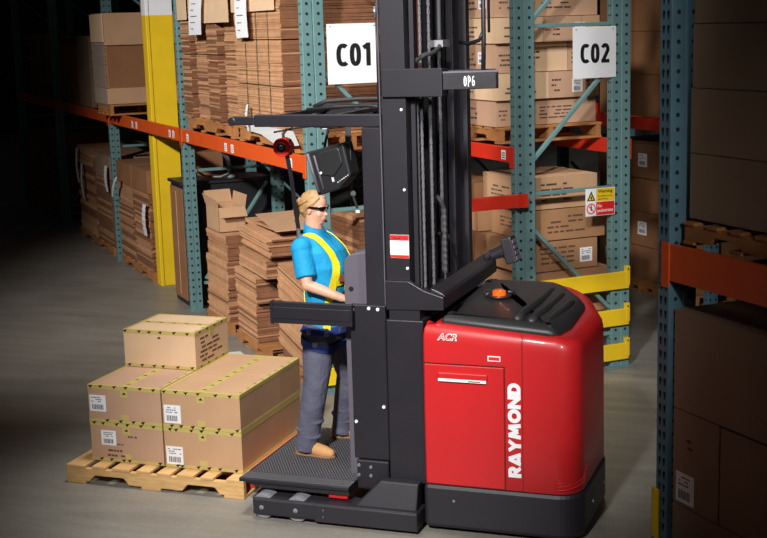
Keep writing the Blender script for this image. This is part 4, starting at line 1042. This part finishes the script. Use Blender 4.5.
# glasses
m = MB()
for s in (-1, 1):
    pts = [hd(.088, s*.008, .012), hd(.090, s*.012, .028), hd(.080, s*.045, .030), hd(.066, s*.060, .024), hd(.068, s*.056, .006), hd(.084, s*.030, -.004)]
    off3 = HR @ Vector((.006, 0, 0))
    m.loft([[p for p in pts], [tuple(Vector(p)+off3) for p in pts]])
    m.bar(hd(.070, s*.066, .020), hd(-.01, s*.082, .012), .014, .006, up=HR @ Vector((0, 1, 0)))
    m.bar(hd(.086, -.012, .018), hd(.086, .012, .018), .008, .006)
gl = m.build('glasses', M_GLASS, ME, bevel=.002)
# polo shirt
m = MB()
sh = [(q(-.86, .635, 1.02), .132, .172), (q(-.86, .635, 1.10), .122, .166), (q(-.855, .633, 1.20), .126, .160), (q(-.845, .633, 1.32), .138, .168), (q(-.835, .633, 1.43), .150, .182), (q(-.868, .633, 1.53), .130, .190), (q(-.905, .633, 1.60), .090, .162), (q(-.92, .63, 1.638), .062, .085)]
m.loft([ellring(c, a, b) for c, a, b in sh])
for s in (-1, 1): sph(m, q(-.765, .633+s*.070, 1.415), (.075, .070, .075), 12)
for J, s in ((nA, -1), (fA, 1)):
    d_ = Vector(J[1])-Vector(J[0]); e_ = Vector(J[0])+d_*.80
    m.tube([Vector(J[0])+Vector((0, -.06*s, .015)), Vector(J[0]), Vector(J[0])+d_*.4, e_], [.062, .066, .066, .064], 18)
    sph(m, J[0], .068, 12)
shirt = blob('polo_shirt', m, M_SHIRT, ME, .0065, 2)
m = MB()
cr_ = [ellring(q(-.915, .63, 1.633), .070, .082, tilt=-.15), ellring(q(-.918, .63, 1.678), .062, .070, tilt=-.35)]
ci_ = [ellring(q(-.918, .63, 1.678), .057, .065, tilt=-.35), ellring(q(-.915, .63, 1.633), .060, .072, tilt=-.15)]
m.loft(cr_+ci_, caps=False)
cl = m.build('collar', M_SHIRT, shirt, smooth=True)
m = MB()
for k, (x, z) in enumerate(((-.775, 1.535), (-.745, 1.50))): m.cyl(q(x, .633, z), q(x+.012, .633, z+.004), .006, n=10)
m.build('shirt_button', M_SHIRT, shirt)
# jeans
m = MB()
m.loft([ellring(q(-.86, .635, .96), .118, .160), ellring(q(-.86, .635, 1.02), .124, .170), ellring(q(-.86, .635, 1.075), .112, .158)])
sph(m, q(-.915, .585, .98), (.075, .085, .09)); sph(m, q(-.905, .70, .98), (.075, .085, .09))
for J in (nL, fL):
    P_ = [Vector(J[0]), Vector(J[0]).lerp(Vector(J[1]), .5), Vector(J[1]), Vector(J[1]).lerp(Vector(J[2]), .45), Vector(J[2]), Vector((J[2][0]-.008, J[2][1], q(0, 0, .262)[2]))]
    m.tube(P_, [.108, .098, .080, .078, .070, .074], 20)
    sph(m, J[0], .102, 12); sph(m, J[1], .080, 12)
    for k, (t, sx) in enumerate(((.2, .02), (.5, -.02), (.8, .02))):      # fabric bunches over the boot
        pz = Vector(J[1]).lerp(Vector(J[2]), .55+t*.45); sph(m, pz+Vector((sx*1.0, 0, 0)), (.070, .070, .020), 10)
jeans = blob('jeans', m, M_JEAN, ME, .0065, 2)
# boots
for nm_, (ax, ay), yaw in (('near', (nL[2][0], nL[2][1]), -.10), ('far', (fL[2][0], fL[2][1]), .12)):
    R_ = Matrix.Rotation(yaw, 3, 'Z')
    def bp_(x, y, z): v = R_ @ Vector((x, y, 0)); return (ax+v.x, ay+v.y, z)
    m = MB()
    limb(m, [bp_(-.02, 0, .085), bp_(-.012, 0, .035)], [.043, .042])
    limb(m, [bp_(-.05, 0, .040), bp_(.05, 0, .045), bp_(.12, -.005, .034), bp_(.165, -.01, .030)], [.038, .044, .040, .030])
    bt = blob('boot', m, M_BOOT, ME, .006, 2)
    so = MB(); out_ = [(-.078, -.030), (-.05, -.042), (.04, -.040), (.11, -.050), (.17, -.042), (.200, -.010), (.185, .030), (.12, .044), (.04, .036), (-.05, .040), (-.078, .028)]
    so.loft([[bp_(x, y, z) for x, y in out_] for z in (.001, .016)]); so.build('boot_sole', M_SOLE, bt, bevel=.004)
    la = MB()
    for k in range(3): la.tube([bp_(.03+.022*k, -.028, .072-.006*k), bp_(.035+.022*k, 0, .090-.008*k), bp_(.03+.022*k, .028, .072-.006*k)], .004, n=6)
    la.build('boot_laces', M_SOLE, bt)

# harness: ribbons laid on the shirt surface
def bvh(o):
    me = o.data; return BVHTree.FromPolygons([v.co for v in me.vertices], [p.vertices for p in me.polygons])
BV = bvh(shirt); BJ = bvh(jeans)
def ribbon(m, pts, width, tree, lift=.004, mi=0, step=.012):
    P = [Vector(p) for p in pts]; S = []
    for a, b in zip(P[:-1], P[1:]):
        n_ = max(1, int((b-a).length/step))
        for k in range(n_): S.append(a.lerp(b, k/n_))
    S.append(P[-1]); C_, N_ = [], []
    for p in S:
        loc, nor, idx, dist = tree.find_nearest(p)
        C_.append(loc); N_.append(nor)
    for _ in range(2):
        C_ = [C_[0]]+[(C_[i-1]+C_[i]*2+C_[i+1])/4 for i in range(1, len(C_)-1)]+[C_[-1]]
        N_ = [N_[0]]+[(N_[i-1]+N_[i]*2+N_[i+1]).normalized() for i in range(1, len(N_)-1)]+[N_[-1]]
    rings = []
    for i, (c, n_) in enumerate(zip(C_, N_)):
        d = (C_[min(i+1, len(C_)-1)]-C_[max(i-1, 0)]).normalized(); s = d.cross(n_).normalized()
        e = n_*lift
        rings.append([tuple(c+s*width/2+e*.4), tuple(c+s*width/2+e*1.3), tuple(c-s*width/2+e*1.3), tuple(c-s*width/2+e*.4)])
    m.loft(rings, mi)
har = thing('safety_harness', '', '', (0, 0, 0)) if False else None
m = MB()
for s in (-1, 1):
    yc = .633
    path = [q(-1.02, yc+s*.03, 1.36), q(-1.0, yc+s*.07, 1.48), q(-.95, yc+s*.095, 1.60), q(-.88, yc+s*.11, 1.63), q(-.80, yc+s*.118, 1.57), q(-.73, yc+s*.125, 1.48), q(-.73, yc+s*.13, 1.40), q(-.76, yc+s*.135, 1.30), q(-.79, yc+s*.14, 1.20), q(-.80, yc+s*.15, 1.04)]
    ribbon(m, path, .048, BV, lift=.006)
ribbon(m, [q(-.73, .50, 1.335), q(-.68, .56, 1.34), q(-.66, .633, 1.345), q(-.68, .70, 1.34), q(-.73, .765, 1.335)], .042, BV, lift=.008)
ribbon(m, [q(-.70, .59, 1.34), q(-.70, .62, 1.27), q(-.71, .65, 1.20), q(-.72, .67, 1.10)], .040, BV, lift=.006)
for s in (-1, 1): ribbon(m, [q(-1.02, .633-s*.02, 1.38), q(-.99, .633+s*.09, 1.22), q(-.97, .633+s*.12, 1.06)], .036, BV, lift=.006)
hs = m.build('harness_strap', M_STRAPY, ME); hs['label'] = 'yellow webbing harness straps'
for (y, z) in ((.505, 1.335), (.76, 1.335)):
    loc, nor, i_, d_ = BV.find_nearest(Vector(q(-.66, y, z))); a_ = nor.cross(Vector((0, 0, 1))).normalized()
    m = MB(); m.bar(loc+nor*.010-a_*.022, loc+nor*.010+a_*.022, .008, .046, up=(0, 0, 1)); m.build('harness_buckle', M_BRASS, hs, bevel=.003)
m = MB(); m.cyl(q(-1.0, .633, 1.56), q(-1.0, .633, 1.62), .02, n=10); m.tube([q(-.985, .61, 1.50), q(-1.03, .61, 1.55), q(-1.0, .61, 1.62)], .006); m.build('back_ring', M_SILVER, hs, smooth=True)
m = MB()
circ = [q(-.86+.14*math.cos(t), .635+.19*math.sin(t), 1.035) for t in [2*PI*k/20 for k in range(21)]]
ribbon(m, circ, .046, BJ, lift=.012)
for J, s in ((nL, -1), (fL, 1)):
    c_ = Vector(J[0])
    lp_ = [(c_.x+.13*math.cos(t), c_.y+.13*math.sin(t)*1.0, c_.z-.075+.05*s*math.sin(t)*0-.03*math.cos(t)) for t in [2*PI*k/20 for k in range(21)]]
    ribbon(m, lp_, .046, BJ, lift=.010)
bl = m.build('hip_belt', M_NAVY, ME); bl['label'] = 'navy padded hip and leg webbing'
for (x, y, z) in ((-.90, .44, 1.035), (-.80, .47, 1.02), (-.74, .56, 1.035), (-.86, .43, .96)):
    loc, nor, i_, d_ = BJ.find_nearest(Vector(q(x, y, z))); a_ = nor.cross(Vector((0, 0, 1))).normalized()
    m = MB(); m.bar(loc+nor*.018-a_*.016, loc+nor*.018+a_*.016, .006, .03, up=(0, 0, 1)); m.build('belt_buckle', M_SILVER, bl, bevel=.002)

# ------------------------------------------------------------------ camera
F_ = Vector((-.33030285, .92596136, -.18301801)); R_ = Vector((.94326397, .33080021, -.02871066)); U_ = Vector((-.03395743, .18211751, .98269024))
cam = bpy.data.cameras.new('camera'); co = bpy.data.objects.new('camera', cam); COL.objects.link(co)
cam.sensor_fit = 'HORIZONTAL'; cam.sensor_width = 36; cam.lens = 1313.27/767*36; cam.clip_end = 200
Mx = Matrix(((R_.x, U_.x, -F_.x), (R_.y, U_.y, -F_.y), (R_.z, U_.z, -F_.z))).to_4x4()
Mx.translation = Vector((2.23874461, -6.88171752, 2.9)); co.matrix_world = Mx
SC.camera = co

# ------------------------------------------------------------------ lights
def spot(name, loc, target, power, size_deg, blend, radius, col=(1, 1, 1)):
    l = bpy.data.lights.new(name, 'SPOT'); l.energy = power; l.spot_size = math.radians(size_deg); l.spot_blend = blend; l.shadow_soft_size = radius; l.color = col
    o = bpy.data.objects.new(name, l); COL.objects.link(o); o.location = loc
    o.rotation_euler = (Vector(target)-Vector(loc)).to_track_quat('-Z', 'Y').to_euler()
    return o
def area(name, loc, target, power, sx, sy, spread=180, col=(1, 1, 1)):
    l = bpy.data.lights.new(name, 'AREA'); l.energy = power; l.shape = 'RECTANGLE'; l.size = sx; l.size_y = sy; l.spread = math.radians(spread); l.color = col
    o = bpy.data.objects.new(name, l); COL.objects.link(o); o.location = loc
    o.rotation_euler = (Vector(target)-Vector(loc)).to_track_quat('-Z', 'Y').to_euler()
    return o
k = spot('key_spot', (0.2, -7.8, 6.4), (-.85, 1.6, .9), 5600, 50, 1.0, .3, (1, .99, .97)); k.scale = (.48, 1, 1)  # unseen added spot, cone narrowed so the scene darkens left and right
k = spot('truck_top_fill', (-1.2, .5, 6.4), (-1.0, .6, 0), 1000, 44, 1.0, .5, (1, .98, .95))  # unseen light added to brighten the tops of truck and load
k = spot('rack_spot', (-4.4, -6.5, 7.4), (-3.5, 4.5, 2.2), 7600, 38, 1.0, .3, (1, .98, .96)); k.scale = (.98, 1, 1)  # unseen spot added to brighten the left rack bays
k = spot('end_frame_spot', (2.2, -7.4, 7.2), (-.4, 4.2, 1.6), 2800, 26, 1.0, .3, (1, .98, .96)); k.scale = (.55, 1, 1)
k = spot('side_spot', (4.6, -6.2, 4.4), (.15, .7, 1.5), 1300, 25, 1.0, .25, (1, .98, .96)); k.scale = (.66, 1, 1)  # unseen spot added to brighten the faces inside the mast
k = spot('aisle_fill', (.2, 3.8, 6.5), (.6, 2.9, 0), 520, 50, 1.0, .5, (1, .96, .88))  # unseen light added to brighten the floor of the cross aisle
wd = bpy.data.worlds.new('world'); SC.world = wd; wd.use_nodes = True
wd.node_tree.nodes['Background'].inputs[0].default_value = (.5, .5, .55, 1); wd.node_tree.nodes['Background'].inputs[1].default_value = .012
SC.view_settings.view_transform = 'Standard'; SC.view_settings.look = 'None'; SC.view_settings.gamma = 1
SC.view_settings.use_curve_mapping = False; SC.view_settings.exposure = 0
